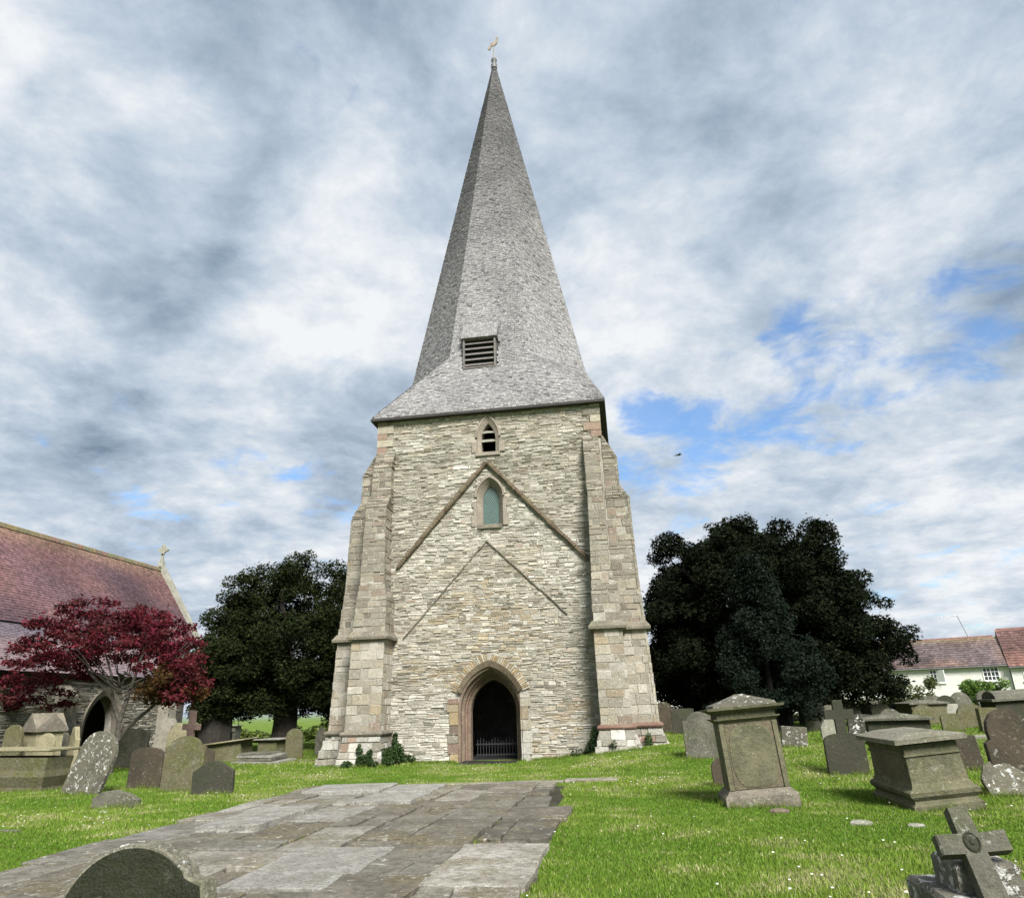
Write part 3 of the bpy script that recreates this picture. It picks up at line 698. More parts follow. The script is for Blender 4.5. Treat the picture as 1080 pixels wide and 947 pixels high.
# ivy and weeds on the plinths
def leaves(name, blobs, N, mat_, cols, size, parent=None, asp=.5, flat=0, surf=.35, seed=1, off=None, tail=0, **kw):
    r_ = np.random.RandomState(seed); blobs = np.array(blobs, float); wv = (blobs[:, 3] * blobs[:, 4] * blobs[:, 5]) ** .75
    idx = r_.choice(len(blobs), N, p=wv / wv.sum()); u = r_.normal(size=(N, 3)); u /= np.linalg.norm(u, axis=1)[:, None]
    rad = surf + (1 - surf) * r_.rand(N) ** .5; P = blobs[idx, :3] + u * blobs[idx, 3:6] * rad[:, None] + r_.normal(size=(N, 3)) * tail * (r_.rand(N, 1) ** 3)
    P = P[P[:, 2] > .03] if flat == 0 else P; N = len(P); idx = idx[:N]
    d1 = r_.normal(size=(N, 3)); d1[:, 2] *= .5 if not flat else 1; d1 /= np.linalg.norm(d1, axis=1)[:, None]; d2 = np.cross(d1, r_.normal(size=(N, 3))); d2 /= np.linalg.norm(d2, axis=1)[:, None]
    s = size * (.5 + r_.rand(N)); A_ = d1 * s[:, None]; B_ = d2 * (s * asp)[:, None]
    V = np.stack([P - A_, P + B_, P + A_, P - B_], 1).reshape(-1, 3)
    cc = np.array(cols); base = cc[(idx * 7 + r_.randint(0, 2, N)) % len(cc)] * (.7 + .6 * r_.rand(N))[:, None]
    if off is not None: V = V - np.array(off)
    o = fast_mesh(name, V, np.arange(4 * N).reshape(N, 4), np.repeat(base, 4, 0), mat_, parent, **kw); return o
GI = [(.03, .06, .015), (.045, .085, .02), (.025, .05, .012)]
leaves('ivy', [(-3.2, -.8, .25, .16, .5, .3), (-3.05, -.3, .3, .2, .3, .35), (-3.2, -.15, .7, .09, .12, .3), (-2.8, -.1, .15, .3, .1, .14), (-3.1, -1.2, .15, .2, .3, .15)], 2600, M['greenleaf'], GI, .045, flat=1, seed=3, label='dark ivy in the inner corner of the left front buttress', category='ivy')
leaves('ivy', [(-3.75, -1.45, .2, .3, .14, .2), (-3.95, -1.38, .5, .1, .08, .18), (-3.6, -1.42, .42, .1, .08, .12), (-4.3, -1.5, .1, .2, .12, .12), (-3.45, -1.5, .1, .2, .1, .1)], 1500, M['greenleaf'], GI, .04, flat=1, seed=4, label='ivy climbing the front of the left buttress plinth', category='ivy')
leaves('ivy', [(3.3, -.3, .5, .14, .25, .5), (3.2, -.1, .3, .25, .12, .3), (2.8, -.1, .2, .3, .1, .15)], 900, M['greenleaf'], GI, .04, flat=1, seed=5, label='dark weeds between the front wall and the right buttress', category='ivy')
leaves('ivy', [(4.95, -.3, .5, .12, .2, .3), (3.9, -1.35, .5, .12, .06, .12)], 400, M['greenleaf'], GI, .035, flat=1, seed=6, label='small ferny weeds between the two right plinths', category='ivy')
# ------------------------------------------------------------------ graves
def W(px, P): return px * depth(P) / FPX
def outline(shape, w, h, n=10):
    a = w / 2; pts = [(a, -.25)]
    def arc(cx, cz, rx, rz, t0, t1, n=n): return [(cx + rx * math.cos(R(t0 + (t1 - t0) * k / n)), cz + rz * math.sin(R(t0 + (t1 - t0) * k / n))) for k in range(n + 1)]
    if shape == 'round': r = min(a, h * .9); pts += arc(0, h - r, a, r, 0, 180, 16)
    elif shape == 'seg': r = min(a * .42, h * .6); pts += [(a * math.copysign(abs(math.cos(R(t))) ** .8, math.cos(R(t))), h - r + r * math.sin(R(t)) ** .9) for t in range(0, 181, 12)]
    elif shape == 'shoulder': pts += [(a, h * .80), (a * .86, h * .82)] + arc(0, h * .8, a * .78, h * .2, 8, 172, 12) + [(-a * .86, h * .82), (-a, h * .80)]
    elif shape == 'cusp': pts += [(a, h * .72), (a * .97, h * .735)] + arc(a * .97, h * .735 + a * .16, a * .16, a * .16, 270, 180, 5) + arc(0, h * .735 + a * .18, a * .80, h * .265 - a * .18, 8, 172, 14) + arc(-a * .97, h * .735 + a * .16, a * .16, a * .16, 0, -90, 5) + [(-a, h * .72)]
    elif shape == 'neck': pts += [(a, h * .62), (a * .78, h * .66), (a * .8, h * .72)] + arc(0, h * .76, a * .8, h * .24, 0, 180, 14) + [(-a * .8, h * .72), (-a * .78, h * .66), (-a, h * .62)]
    elif shape == 'point': pts += [(a, h * .68), (a * .3, h * .97), (-a * .15, h), (-a * .3, h * .97), (-a, h * .7)]
    elif shape == 'gothic': pts += [q for q in arch(a, h * .55, h, h * .5, 9)[1:-1]]
    elif shape == 'flat': pts += [(a, h * .97), (a * .9, h), (-a * .9, h), (-a, h * .97)]
    elif shape == 'ogee': pts += [(a, h * .74)] + [(a * (1 - t * .88), h * (.74 + .26 * (t * t * (3 - 2 * t)))) for t in (.2, .4, .55, .7, .85, 1)] + [(-a * (1 - t * .88), h * (.74 + .26 * (t * t * (3 - 2 * t)))) for t in (1, .85, .7, .55, .4, .2)] + [(-a, h * .74)]
    elif shape == 'slope': pts += [(a, h * .45), (a * .5, h * .8), (-a * .1, h), (-a * .6, h * .93), (-a, h * .6)]
    pts.append((-a, -.25)); return pts
def headstone(u, vb, wpx, vt, shape, m, label, th=.1, rz=0, lean=0, back=0, group='gravestones', P=None, h=None, w=None):
    P = P or at(u, vb); w = w or W(wpx, P); h = h or hgt(P, vt); h /= max(.5, math.cos(R(lean)))
    mb = MB(); mb.prism(outline(shape, w, h), -th / 2, th / 2, .012, .004)
    o = mb.build('headstone', M[m], label=label, category='headstone', group=group); o.location = P; o.rotation_euler = (R(-back), R(lean), R(rz)); return o
G1, G2, G3 = 'old gravestones left of the paving', 'gravestones beyond the red maple', 'old gravestones on the right lawn'
# --- near, left
P = far(146, 893, 5.0); P = Vector((P.x + .13, P.y, 0)); zt = 1.0
t_ = thing('headstone', P, 'big dark green arched headstone with pale edge, nearest to the viewer', 'headstone', G1, (R(-2), R(-12), R(2)))
def near_outline(e, dz=0):
    c_ = [(.46 - e, -.3), (.46 - e, zt - .275 - e), (.445 - e, zt - .265 - e), (.405 - e, zt - .258), (.375 - e, zt - .235), (.365 - e, zt - .20)]
    RR = (.365 ** 2 + .20 ** 2) / (2 * .20); A = math.asin(.365 / RR)
    mid = [((RR - e) * math.sin(A * k / 9), zt - RR + (RR - e) * math.cos(A * k / 9)) for k in range(8, -9, -1)]
    return c_ + mid + [(-x, z) for x, z in reversed(c_)]
b = MB(); b.prism(near_outline(0), -.07, .08, .014, .003); b.build('slab', M['lidstone'], t_)
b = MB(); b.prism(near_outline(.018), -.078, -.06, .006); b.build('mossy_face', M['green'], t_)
b = MB(); rr = random.Random(5)
for k in range(70): x = rr.uniform(-.05, .35); RR = (.365 ** 2 + .2 ** 2) / .4; z = zt - RR + math.sqrt(RR * RR - x * x); s_ = rr.uniform(.008, .026); b.rings([[(x + s_ * f * math.cos(q), rr.uniform(-.04, .04) * 0 + (k % 5 - 2) * .022 + s_ * f * math.sin(q), z + dz) for q in [k2 * 1.047 for k2 in range(6)]] for f, dz in ((1, -.02), (1, .001), (.6, .005))])
b.build('lichen_crust', M['whitelichen'], t_)
headstone(84, 838, 47, 772, 'round', 'lichen', 'large headstone crusted with white lichen leaning steeply right', .13, lean=17, rz=-8, back=6, group=G1).scale = (1, 1, 1)
headstone(122, 852, 50, 833, 'slope', 'grey', 'low broken round stone sunk in the grass', .16, rz=5, group=G1)
headstone(151, 832, 38, 788, 'seg', 'brown', 'squat headstone with white lichen spots left of the yellow-green one', .1, lean=1, group=G1)
headstone(190, 835, 46, 776, 'shoulder', 'olive', 'yellow-green headstone with curved top, tallest of its cluster', .11, lean=1.5, group=G1)
headstone(224, 838, 44, 802, 'point', 'dark', 'short dark stone with a peaked top at the cluster\'s right end', .13, rz=6, lean=-2, group=G1)
headstone(134, 810, 40, 768, 'seg', 'grey', 'grey mottled headstone standing behind the steeply leaning one', .12, lean=2, group=G1)
headstone(215, 812, 20, 789, 'seg', 'brown', 'small brown headstone half hidden behind the yellow-green one', .1, group=G1)
headstone(184, 800, 22, 762, 'ogee', 'cream', 'cream round-topped stone just behind the pink stone cross', .12, group=G1)
headstone(310, 801, 19, 768, 'round', 'olive', 'thin mossy round-topped headstone alone on grass left of the tower', .1, lean=-3, group=G1)
headstone(338, 797, 13, 766, 'gothic', 'grey', 'small pointed headstone close behind the left buttress', .1, group=G1)
headstone(290, 803, 0, 0, 'flat', 'grey', 'low kerb stone lying in the grass right of the stepped slabs', .5, P=at(322, 803), w=.7, h=.05, group=G1)
headstone(5, 825, 22, 764, 'round', 'olive', 'round-topped headstone at the extreme left behind the long chest tomb', .1, group=G2)
headstone(42, 824, 20, 773, 'round', 'cream', 'small round-topped stone showing above the long chest tomb', .1, group=G2)
headstone(72, 820, 18, 766, 'ogee', 'cream', 'curved-top stone right of the gabled pedestal tomb', .14, rz=-30, group=G2)
headstone(60, 818, 14, 772, 'round', 'grey', 'dull stone between the gabled tomb and the curved-top stone', .1, group=G2)
o = headstone(72, 806, 10, 802, 'flat', 'palestone', 'white stone fragment on the ground by the leaning headstone', .2, group=G1)
def rock(u, v, w, d, h, m, label, cat='stone'):
    P = at(u, v); mb = MB(); n = 9; secs = []
    for z, k in ((-.05, 1), (h * .5, 1), (h * .9, .8), (h, .4)): secs.append([(w * k / 2 * math.cos(t) * (1 + .12 * math.sin(3 * t + w * 9)), d * k / 2 * math.sin(t), z) for t in [2 * math.pi * q / n for q in range(n)]])
    mb.rings(secs); o = mb.build('stone', M[m], label=label, category=cat); o.location = P
rock(109, 857, .2, .18, .03, 'palestone', 'small white round stone in the grass before the broken stone')
rock(8, 877, .55, .12, .03, 'grey', 'dark stone edge flush in the lawn at far left')
rock(908, 869, .3, .25, .05, 'palestone', 'pale stone fragment in the grass before the large chest tomb')
rock(966, 872, .22, .16, .04, 'palestone', 'smaller pale fragment right of the other in the grass')
rock(822, 857, .3, .22, .06, 'tombbrown', 'broken stone chip at the foot of the pedestal tomb')
# --- crosses
def cross_obj(name, P, w, h, wa, sh, th, m, label, rot=(0, 0, 0), steps=None, grp=None, arm=.62, extra=None):
    t_ = thing(name, P, label, 'cross', grp, rot); z0 = -.2
    if steps:
        z = -.15
        for i, (sw, sd, hh) in enumerate(steps):
            b = MB(); b.rects([(z, -sw / 2, sw / 2, -sd / 2, sd / 2), (z + hh * .75, -sw / 2, sw / 2, -sd / 2, sd / 2), (z + hh, -sw / 2 + .05, sw / 2 - .05, -sd / 2 + .05, sd / 2 - .05)]); b.build('step', M['lichen' if name != 'x' else m], t_); z += hh
        z0 = z - .01
    b = MB(); a = wa / 2; s = sh / 2; az = z0 + (h - z0) * arm
    b.prism([(s * 1.25, z0), (s, az - a), (w / 2, az - a), (w / 2, az + a), (s * .95, az + a), (s * .9, h), (-s * .9, h), (-s * .95, az + a), (-w / 2, az + a), (-w / 2, az - a), (-s, az - a), (-s * 1.25, z0)], -th / 2, th / 2, .012, .003)
    c_ = b.build('cross', M[m], t_)
    if extra: extra(t_, c_, az)
    return t_
P = far(1006, 853, 6.0); top = P.copy()
ps = thing('cross_pedestal', Vector((top.x + .07, top.y + .09, 0)), 'two-step pale lichened pedestal behind the leaning cross, near right corner', 'pedestal', None, (0, 0, 0))
for x0, x1, y0, y1, z0, z1 in ((-.30, .40, -.30, .42, -.2, .45), (-.17, .20, -.19, .22, .451, .63)):
    b = MB(); b.rects([(z0, x0, x1, y0, y1), (z1 - .03, x0, x1, y0, y1), (z1, x0 + .02, x1 - .02, y0 + .02, y1 - .02)], .006); b.build('step', M['whitelichen'], ps)
cr = thing('stone_cross', Vector((top.x + .068, top.y - .425, .055)), 'broken stone cross with round medallion leaning back on the stepped pedestal', 'cross', None, (R(-26), R(-4), R(1)))
b = MB(); b.prism([(.085, -.2), (.068, .69), (.225, .695), (.225, .815), (.066, .81), (.06, .97), (-.06, .97), (-.066, .81), (-.20, .815), (-.20, .695), (-.068, .69), (-.085, -.2)], -.05, .05, .01, .003); b.build('cross', M['grey'], cr)
b = MB(); b.rings([[(r * math.cos(k * .5236), y, .755 + r * 1.25 * math.sin(k * .5236)) for k in range(12)] for r, y in ((.05, -.03), (.05, -.058), (.042, -.064), (.036, -.054), (.016, -.054), (.012, -.062))]); b.build('medallion', M['dark'], cr)
P = at(197, 806); cross_obj('cross_memorial', P, W(21, P), hgt(P, 749), W(6, P), W(7.5, P), .14, 'pinkcross', 'pink stone cross rising behind the yellow-green headstone', (0, R(1), R(-6)), None, G1, .72)
P = at(896, 817); t_ = thing('cross_headstone', P, 'dark round-shouldered headstone topped by a tall stone cross', 'headstone', G3, (0, R(-.5), 0))
h = hgt(P, 738); hb = hgt(P, 773); w = W(41, P); b = MB(); b.prism(outline('seg', w, hb), -.06, .06, .012, .003); b.build('tablet', M['dark'], t_)
b = MB(); s = w * .13; zt = hgt(P, 748); za = hgt(P, 758)
b.prism([(s, hb - .05), (s, za), (w * .37, za), (w * .37, zt), (s, zt), (s * .95, h), (-s * .95, h), (-s, zt), (-w * .37, zt), (-w * .37, za), (-s, za), (-s, hb - .05)], -.055, .055, .01); b.build('cross', M['dark'], t_)
# --- headstones right
headstone(702, 773, 22, 740, 'shoulder', 'brown', 'dark brown headstone just right of the tower under the yew', .12, group=G3)
headstone(744, 800, 39, 750, 'shoulder', 'grey', 'pale grey headstone with curved top between tower and pedestal tomb', .12, lean=-1, group=G3)
headstone(764, 830, 21, 799, 'round', 'brown', 'small dark round headstone touching the pedestal tomb', .1, lean=-3, group=G3)
headstone(838, 788, 26, 766, 'flat', 'lichen', 'low lichen-crusted stone right behind the pedestal tomb', .2, lean=5, group=G3)
headstone(722, 775, 24, 747, 'flat', 'dark', 'black shadowed stone between brown and pale grey headstones', .12, group=G3)
headstone(1026, 812, 24, 776, 'flat', 'brown', 'dark brown stone behind the right end of the large chest tomb', .14, lean=-6, rz=-4, group=G3)
headstone(1084, 838, 54, 747, 'neck', 'brown', 'tall brown round-topped headstone at the right edge', .12, lean=-4, group=G3)
headstone(1072, 840, 46, 799, 'slope', 'lichen', 'lichened fallen slab propped before the tall brown headstone', .1, lean=-12, back=25, group=G3)
headstone(879, 781, 22, 757, 'slope', 'palestone', 'small pale lichened stone behind the cross-topped headstone', .14, group=G3)
headstone(878, 771, 20, 743, 'round', 'grey', 'grey round stone left behind the cross head', .12, group=G3)
headstone(903, 766, 15, 736, 'slope', 'grey', 'grey angular stone right behind the cross head', .12, group=G3)
headstone(914, 778, 34, 753, 'seg', 'darkspot', 'black stone with round white lichen spots beside the cross', .14, lean=2, group=G3)
headstone(917, 764, 14, 742, 'flat', 'dark', 'dark square stone behind the white-spotted one', .12, group=G3)
headstone(931, 765, 18, 742, 'seg', 'dark', 'dark rounded stone left of the pale curved pair', .12, group=G3)
headstone(941, 766, 24, 747, 'round', 'grey', 'front one of two curved stones behind the diamond-lidded tomb', .12, group=G3)
headstone(949, 764, 22, 744, 'seg', 'dark', 'rear one of two curved stones behind the diamond-lidded tomb', .12, group=G3)
headstone(977, 765, 25, 743, 'round', 'olive', 'round headstone in front of the slab-topped far tomb', .12, group=G3)
headstone(1002, 759, 19, 733, 'round', 'dark', 'dark round stone before the white cottage wall', .12, group=G3)
headstone(1024, 758, 20, 730, 'round', 'grey', 'slim grey stone leaning left before the green shrub', .12, lean=-20, group=G3)
headstone(1006, 763, 15, 742, 'flat', 'palestone', 'small square pale stone in the middle of the far row', .14, group=G3)
headstone(1027, 768, 28, 743, 'gothic', 'olive', 'pointed-arch stone in the far row under the shrub', .14, lean=2, group=G3)
headstone(1007, 772, 23, 752, 'seg', 'olive', 'low mossy stone at the front of the far row', .12, group=G3)
headstone(1048, 757, 17, 728, 'round', 'grey', 'oval grey stone leaning left right of the shrub', .12, lean=-12, group=G3)
headstone(1046, 773, 19, 746, 'flat', 'olive', 'flat-topped mossy stone under the oval leaning stone', .25, group=G3)
for u_, v_, w_, t2, sh_, m_, lb_ in (
    (1064, 772, 16, 752, 'seg', 'grey', 'small grey stone half hidden under the barrel-topped tomb'),
    (986, 758, 16, 734, 'flat', 'grey', 'upright grey stone behind the slab-topped far tomb'),
    (966, 756, 14, 738, 'round', 'olive', 'small olive round stone at the left end of the far row'),
    (921, 757, 14, 735, 'gothic', 'grey', 'small pointed stone deep behind the white-spotted one'),
    (852, 765, 16, 742, 'seg', 'grey', 'small dim stone under the yew, left of the cross head'),
    (830, 764, 14, 745, 'flat', 'olive', 'little flat-topped stone in deep shade beneath the yew'),
    (1016, 757, 12, 738, 'round', 'palestone', 'narrow pale stone between the dark and the leaning stones')):
    headstone(u_, v_, w_, t2, sh_, m_, lb_, .12, group=G3, lean=rnd.uniform(-4, 4))
headstone(862, 772, 22, 738, 'round', 'dark', 'dim stone in the shade of the big yew', .14, group=G3)
P = at(1036, 779); b = MB(); b.box(-.55, .55, -.3, .3, -.1, .08, .01); o = b.build('ledger_slab', M['palestone'], label='pale flat slab lying on the far right grass', category='ledger stone'); o.location = P; o.rotation_euler = (0, 0, R(-20))
# --- chest and pedestal tombs
def chest(P, w, l, h, m, ml, label, rot=(0, 0, 0), lid='flat', over=.1, lt=.1, name='chest_tomb', grp=None, prof=None, legs=False, panel=None):
    t_ = thing(name, P, label, 'tomb', grp, rot); hb = h - lt - (.12 if lid == 'coped' else .06 if lid == 'hip' else 0)
    b = MB()
    if legs:
        for sx in (-1, 1):
            for sy in (-1, 1):
                x = MB(); cx, cy = sx * (w / 2 - .14), sy * (l / 2 - .1); x.rects([(-.1, cx - .1, cx + .1, cy - .1, cy + .1), (hb * .2, cx - .1, cx + .1, cy - .1, cy + .1), (hb * .3, cx - .07, cx + .07, cy - .07, cy + .07), (hb, cx - .08, cx + .08, cy - .08, cy + .08)]); x.build('leg', M[m], t_)
        b.box(-w / 2 + .25, w / 2 - .25, -l / 2 + .18, l / 2 - .18, -.1, hb)
    else:
        pr_ = prof or ((-.2, .06), (.07, .06), (.1, .0), (hb, .0))
        b.rects([(z, -w / 2 - e, w / 2 + e, -l / 2 - e, l / 2 + e) for z, e in pr_], .004)
    b.build('body', M[m], t_)
    if panel:
        x = MB(); z0, z1 = hb * .16, hb * .88
        x.box(-w / 2 - .016, -w / 2 + .05, -l / 2 + .12, l / 2 - .12, z0, z1); x.build('side_panel', M[panel], t_)
    x = MB(); a, c_ = w / 2 + over, l / 2 + over; z = hb + .001
    if lid == 'flat': x.rects([(z, -a + .03, a - .03, -c_ + .03, c_ - .03), (z + lt * .35, -a, a, -c_, c_), (z + lt * .9, -a, a, -c_, c_), (z + lt, -a + .015, a - .015, -c_ + .015, c_ - .015)], .006)
    elif lid == 'coped': x.rects([(z, -a, a, -c_, c_), (z + lt, -a, a, -c_, c_), (z + lt + .12, -a * .12, a * .12, -c_ * .8, c_ * .8)], .004)
    elif lid == 'hip': x.rects([(z, -a, a, -c_, c_), (z + lt, -a, a, -c_, c_), (z + lt + .06, -a * .5, a * .5, -c_ * .8, c_ * .8)], .004)
    elif lid == 'barrel':
        n = 8; x.rects([(z, -a, a, -c_, c_), (z + lt, -a, a, -c_, c_)]); x.rings([[(sx_, -c_ * .75 * math.cos(k * math.pi / n), z + lt + .28 * math.sin(k * math.pi / n)) for k in range(n + 1)] for sx_ in (-a * .75, a * .75)])
    x.build('lid', M[ml], t_); return t_
Gt = 'chest tombs among the left graves'
P = at(20, 835); chest(P + Vector((-.35, .35, 0)), 2.0, .8, hgt(P, 789), 'olive', 'cream', 'long green chest tomb with pale slab lid at the far left edge', (0, R(1), 0), over=.16, lt=.07, grp=Gt, prof=((-.2, 0), (.1, -.03), (.35, .05), (.5, .03), (.8, .06)))
P = at(178, 797); chest(P + Vector((0, .4, 0)), W(46, P), .8, hgt(P, 769), 'cream', 'palestone', 'cream table tomb on legs behind the pink cross', (0, R(-1), 0), over=.1, lt=.06, grp=Gt, legs=True)
P = at(220, 794); chest(P + Vector((0, .5, 0)), W(26, P), .9, hgt(P, 770), 'grey', 'palestone', 'low tomb with sloped coped lid right of the pink cross', (0, 0, 0), 'coped', .1, .05, grp=Gt)
P = at(238, 804); chest(P + Vector((0, .35, 0)), W(34, P), 1.5, hgt(P, 781), 'olive', 'cream', 'mossy table tomb with tilted slab lid before the yew trunk', (R(0), R(-6), R(12)), over=.18, lt=.06, grp=Gt)
P = at(282, 799); chest(P + Vector((0, .6, 0)), W(22, P), 1.2, hgt(P, 779), 'olive', 'paleflat', 'table tomb with clean level slab right of the tilted one', (0, 0, R(-6)), over=.14, lt=.06, grp=Gt)
P = at(232, 786); chest(P + Vector((0, .3, 0)), W(30, P), .9, hgt(P, 765), 'grey', 'palestone', 'farthest low tomb beneath the left yew trunks', (0, 0, R(8)), over=.12, lt=.06, grp=Gt)
# stepped pile of slabs
P = at(270, 806); t_ = thing('stepped_tomb', P + Vector((0, .6, 0)), 'stepped pile of thin grave slabs on the grass before the yew', 'tomb', Gt, (0, 0, R(-5)))
for i, (w_, d_, z0, z1, x_) in enumerate(((1.75, 1.4, -.1, .09, 0), (1.35, 1.1, .1, .2, -.08), (1.45, .95, .215, .3, -.15), (1.2, .8, .31, .38, -.2))):
    b = MB(); b.box(x_ - w_ / 2, x_ + w_ / 2, -d_ / 2, d_ / 2, z0, z1, .02); b.build('slab', M['grey' if i % 2 else 'paleflat'], t_)
# gabled pedestal tomb, far left
P = at(29, 823); h = hgt(P, 752); w = W(36, P); t_ = thing('pedestal_tomb', P + Vector((0, .3, 0)), 'square cream pedestal tomb with gabled top near the church wall', 'tomb', None, (0, R(1), R(-24)))
b = MB(); a = w / 2 * .8; b.rects([(-.1, -a * 1.15, a * 1.15, -a * 1.15, a * 1.15), (.15, -a * 1.15, a * 1.15, -a * 1.15, a * 1.15), (.2, -a, a, -a, a), (h * .72, -a * .93, a * .93, -a * .93, a * .93)]); b.build('body', M['cream'], t_)
b = MB(); e = a * 1.15
b.rects([(h * .72 + .001, -e, e, -e, e), (h * .76, -e, e, -e, e)])
for rotq in (0, 1):
    for zz in (0,):
        pts = [(-e * .98, h * .761), (0, h * 1.0), (e * .98, h * .761)]
        if rotq == 0: b.rings([[(x, y, z) for x, z in pts] for y in (-e * .98, e * .98)])
        else: b.rings([[(y, x, z) for x, z in pts] for y in (-e * .97, e * .97)])
b.build('gabled_cap', M['copings'], t_)
# big pedestal tomb, right of the tower
P = at(806, 852); h = hgt(P, 731); w = W(76, P); print('pedestal', P, w, h)
t_ = thing('pedestal_tomb', P + Vector((0, w * .45, 0)), 'tall pedestal tomb with pyramid cap and oval panel, leaning left', 'tomb', None, (R(-1), R(-3.6), R(1)))
H = lambda f: h * f; a = w / 2; d_ = a * .9
b = MB(); b.rects([(-.2, -a, a, -d_, d_), (H(.09), -a, a, -d_, d_), (H(.11), -a + .02, a - .02, -d_ + .02, d_ - .02), (H(.115), -a * .92, a * .92, -d_ * .92, d_ * .92), (H(.15), -a * .84, a * .84, -d_ * .84, d_ * .84)], .006); b.build('plinth', M['copings'], t_)
q = .80; b = MB(); b.rects([(H(.151), -a * q, a * q, -d_ * q, d_ * q), (H(.74), -a * q, a * q, -d_ * q, d_ * q)], .003); bd = b.build('body', M['tomb'], t_)
for sx in (-1, 1): b = MB(); x0, x1 = sorted((sx * a * q * 1.005, sx * a * q * .86)); b.box(x0 - (.012 if sx < 0 else 0), x1 + (.012 if sx > 0 else 0), -d_ * q - .03, -d_ * q + .1, H(.152), H(.738)); b.build('pilaster', M['tomb'], bd)
b = MB(); b.prism([(a * q * .8 * math.copysign(abs(math.cos(t)) ** .55, math.cos(t)), H(.44) + H(.275) * math.copysign(abs(math.sin(t)) ** .7, math.sin(t))) for t in [2 * math.pi * k / 28 for k in range(28)]], -d_ * q - .018, -d_ * q + .01, .008); b.build('oval_panel', M['tomb'], bd)
b = MB(); b.box(-a * q * .84, a * q * .84, -d_ * q - .009, -d_ * q + .01, H(.158), H(.732)); b.build('front_panel', M['tombbrown'], bd)
b = MB()
for z0, z1, e0, e1 in ((.741, .77, .80, .9), (.771, .785, .93, .95), (.786, .83, .83, .84), (.831, .86, .88, 1.04), (.861, .885, 1.08, 1.1)):
    b.rects([(H(z0), -a * e0, a * e0, -d_ * e0, d_ * e0), (H(z1), -a * e1, a * e1, -d_ * e1, d_ * e1)], .002)
b.build('cornice', M['tomb'], t_)
b = MB(); b.rects([(H(.886), -a * .92, a * .92, -d_ * .92, d_ * .92), (H(.91), -a * .9, a * .9, -d_ * .9, d_ * .9), (H(.94), -a * .62, a * .62, -d_ * .62, d_ * .62), (H(.985), -a * .22, a * .22, -d_ * .22, d_ * .22), (H(1.0), -a * .1, a * .1, -d_ * .1, d_ * .1)], .012); b.build('cap', M['lichen'], t_)
# big chest tomb, right
P0 = at(968, 857); P1 = at(1033, 853); Pb = at(932, 838); print('chest', P0, P1, Pb)
w = (P1 - P0).length * .96; l = 1.75; h = hgt(P0, 772)
t_ = chest(Vector(((P0.x + P1.x) / 2, (P0.y + P1.y) / 2 + l / 2, P0.z)), w * .80, l, h * .99, 'tomb', 'lidstone', 'large chest tomb with moulded end and brown side panel, leaning left', (R(0), R(-5), R(0)), 'hip', .13, .07, prof=((-.2, .1), (.10, .1), (.13, .07), (.17, .05), (.23, .1), (.29, .11), (.33, .05), (.4, .015), (h * .64, .0), (h * .70, .0), (h * .705, .025), (h * .725, .025), (h * .73, .0), (h * .85, .0)), panel='tombbrown')
P = at(957, 786); chest(P + Vector((0, .5, 0)), W(60, P), 1.0, hgt(P, 752), 'dark', 'grey', 'low tomb with pale diamond-shaped coped lid behind the large chest', (0, 0, R(-12)), 'coped', .12, .05)
P = at(978, 765); chest(P + Vector((.3, 1.2, 0)), W(38, P), 1.3, hgt(P, 738), 'olive', 'grey', 'far chest tomb with low sloped lid left of the far row', (0, 0, R(10)), 'coped', .12, .06)
P = at(1074, 768); chest(P + Vector((.3, .8, 0)), W(44, P), 1.2, hgt(P, 736), 'dark', 'grey', 'chest tomb with barrel-shaped top at the far right edge', (0, R(-2), 0), 'barrel', .14, .08)
# ------------------------------------------------------------------ trees
YEW = [(.014, .020, .007), (.020, .027, .009), (.009, .014, .005), (.026, .033, .011)]
def blobs_in(cx, cy, cz, rx, ry, rz, n, r0, r1, seed, zmin=-9, shell=.55, bx=.0):
    r_ = random.Random(seed); out = []
    while len(out) < n:
        v = Vector((r_.gauss(0, 1), r_.gauss(0, 1), r_.gauss(0, 1))).normalized() * (shell + (1 - shell) * r_.random())
        if bx: m_ = max(abs(v.x), abs(v.y), abs(v.z)) / max(v.length, .01); v = v * (1 + bx * (1 / m_ - 1))
        lump = 1 + .10 * mnoise.noise(v * 2.2 + Vector((seed, 0, 0)))
        p = (cx + v.x * rx * lump, cy + v.y * ry * lump, cz + v.z * rz * lump)
        if p[2] < zmin: continue
        r = r_.uniform(r0, r1); out.append((*p, r, r, r * .75))
    return out
def limb(mb, a, b, r0, r1, n=6, wob=.15):
    a = Vector(a); b = Vector(b); pts = []; rad = []
    for k in range(n + 1):
        t_ = k / n; pts.append(a.lerp(b, t_) + Vector((jit(wob), jit(wob), 0)) * (0 if k == 0 else 1)); rad.append(r0 + (r1 - r0) * t_)
    mb.tube(pts, rad, 8)
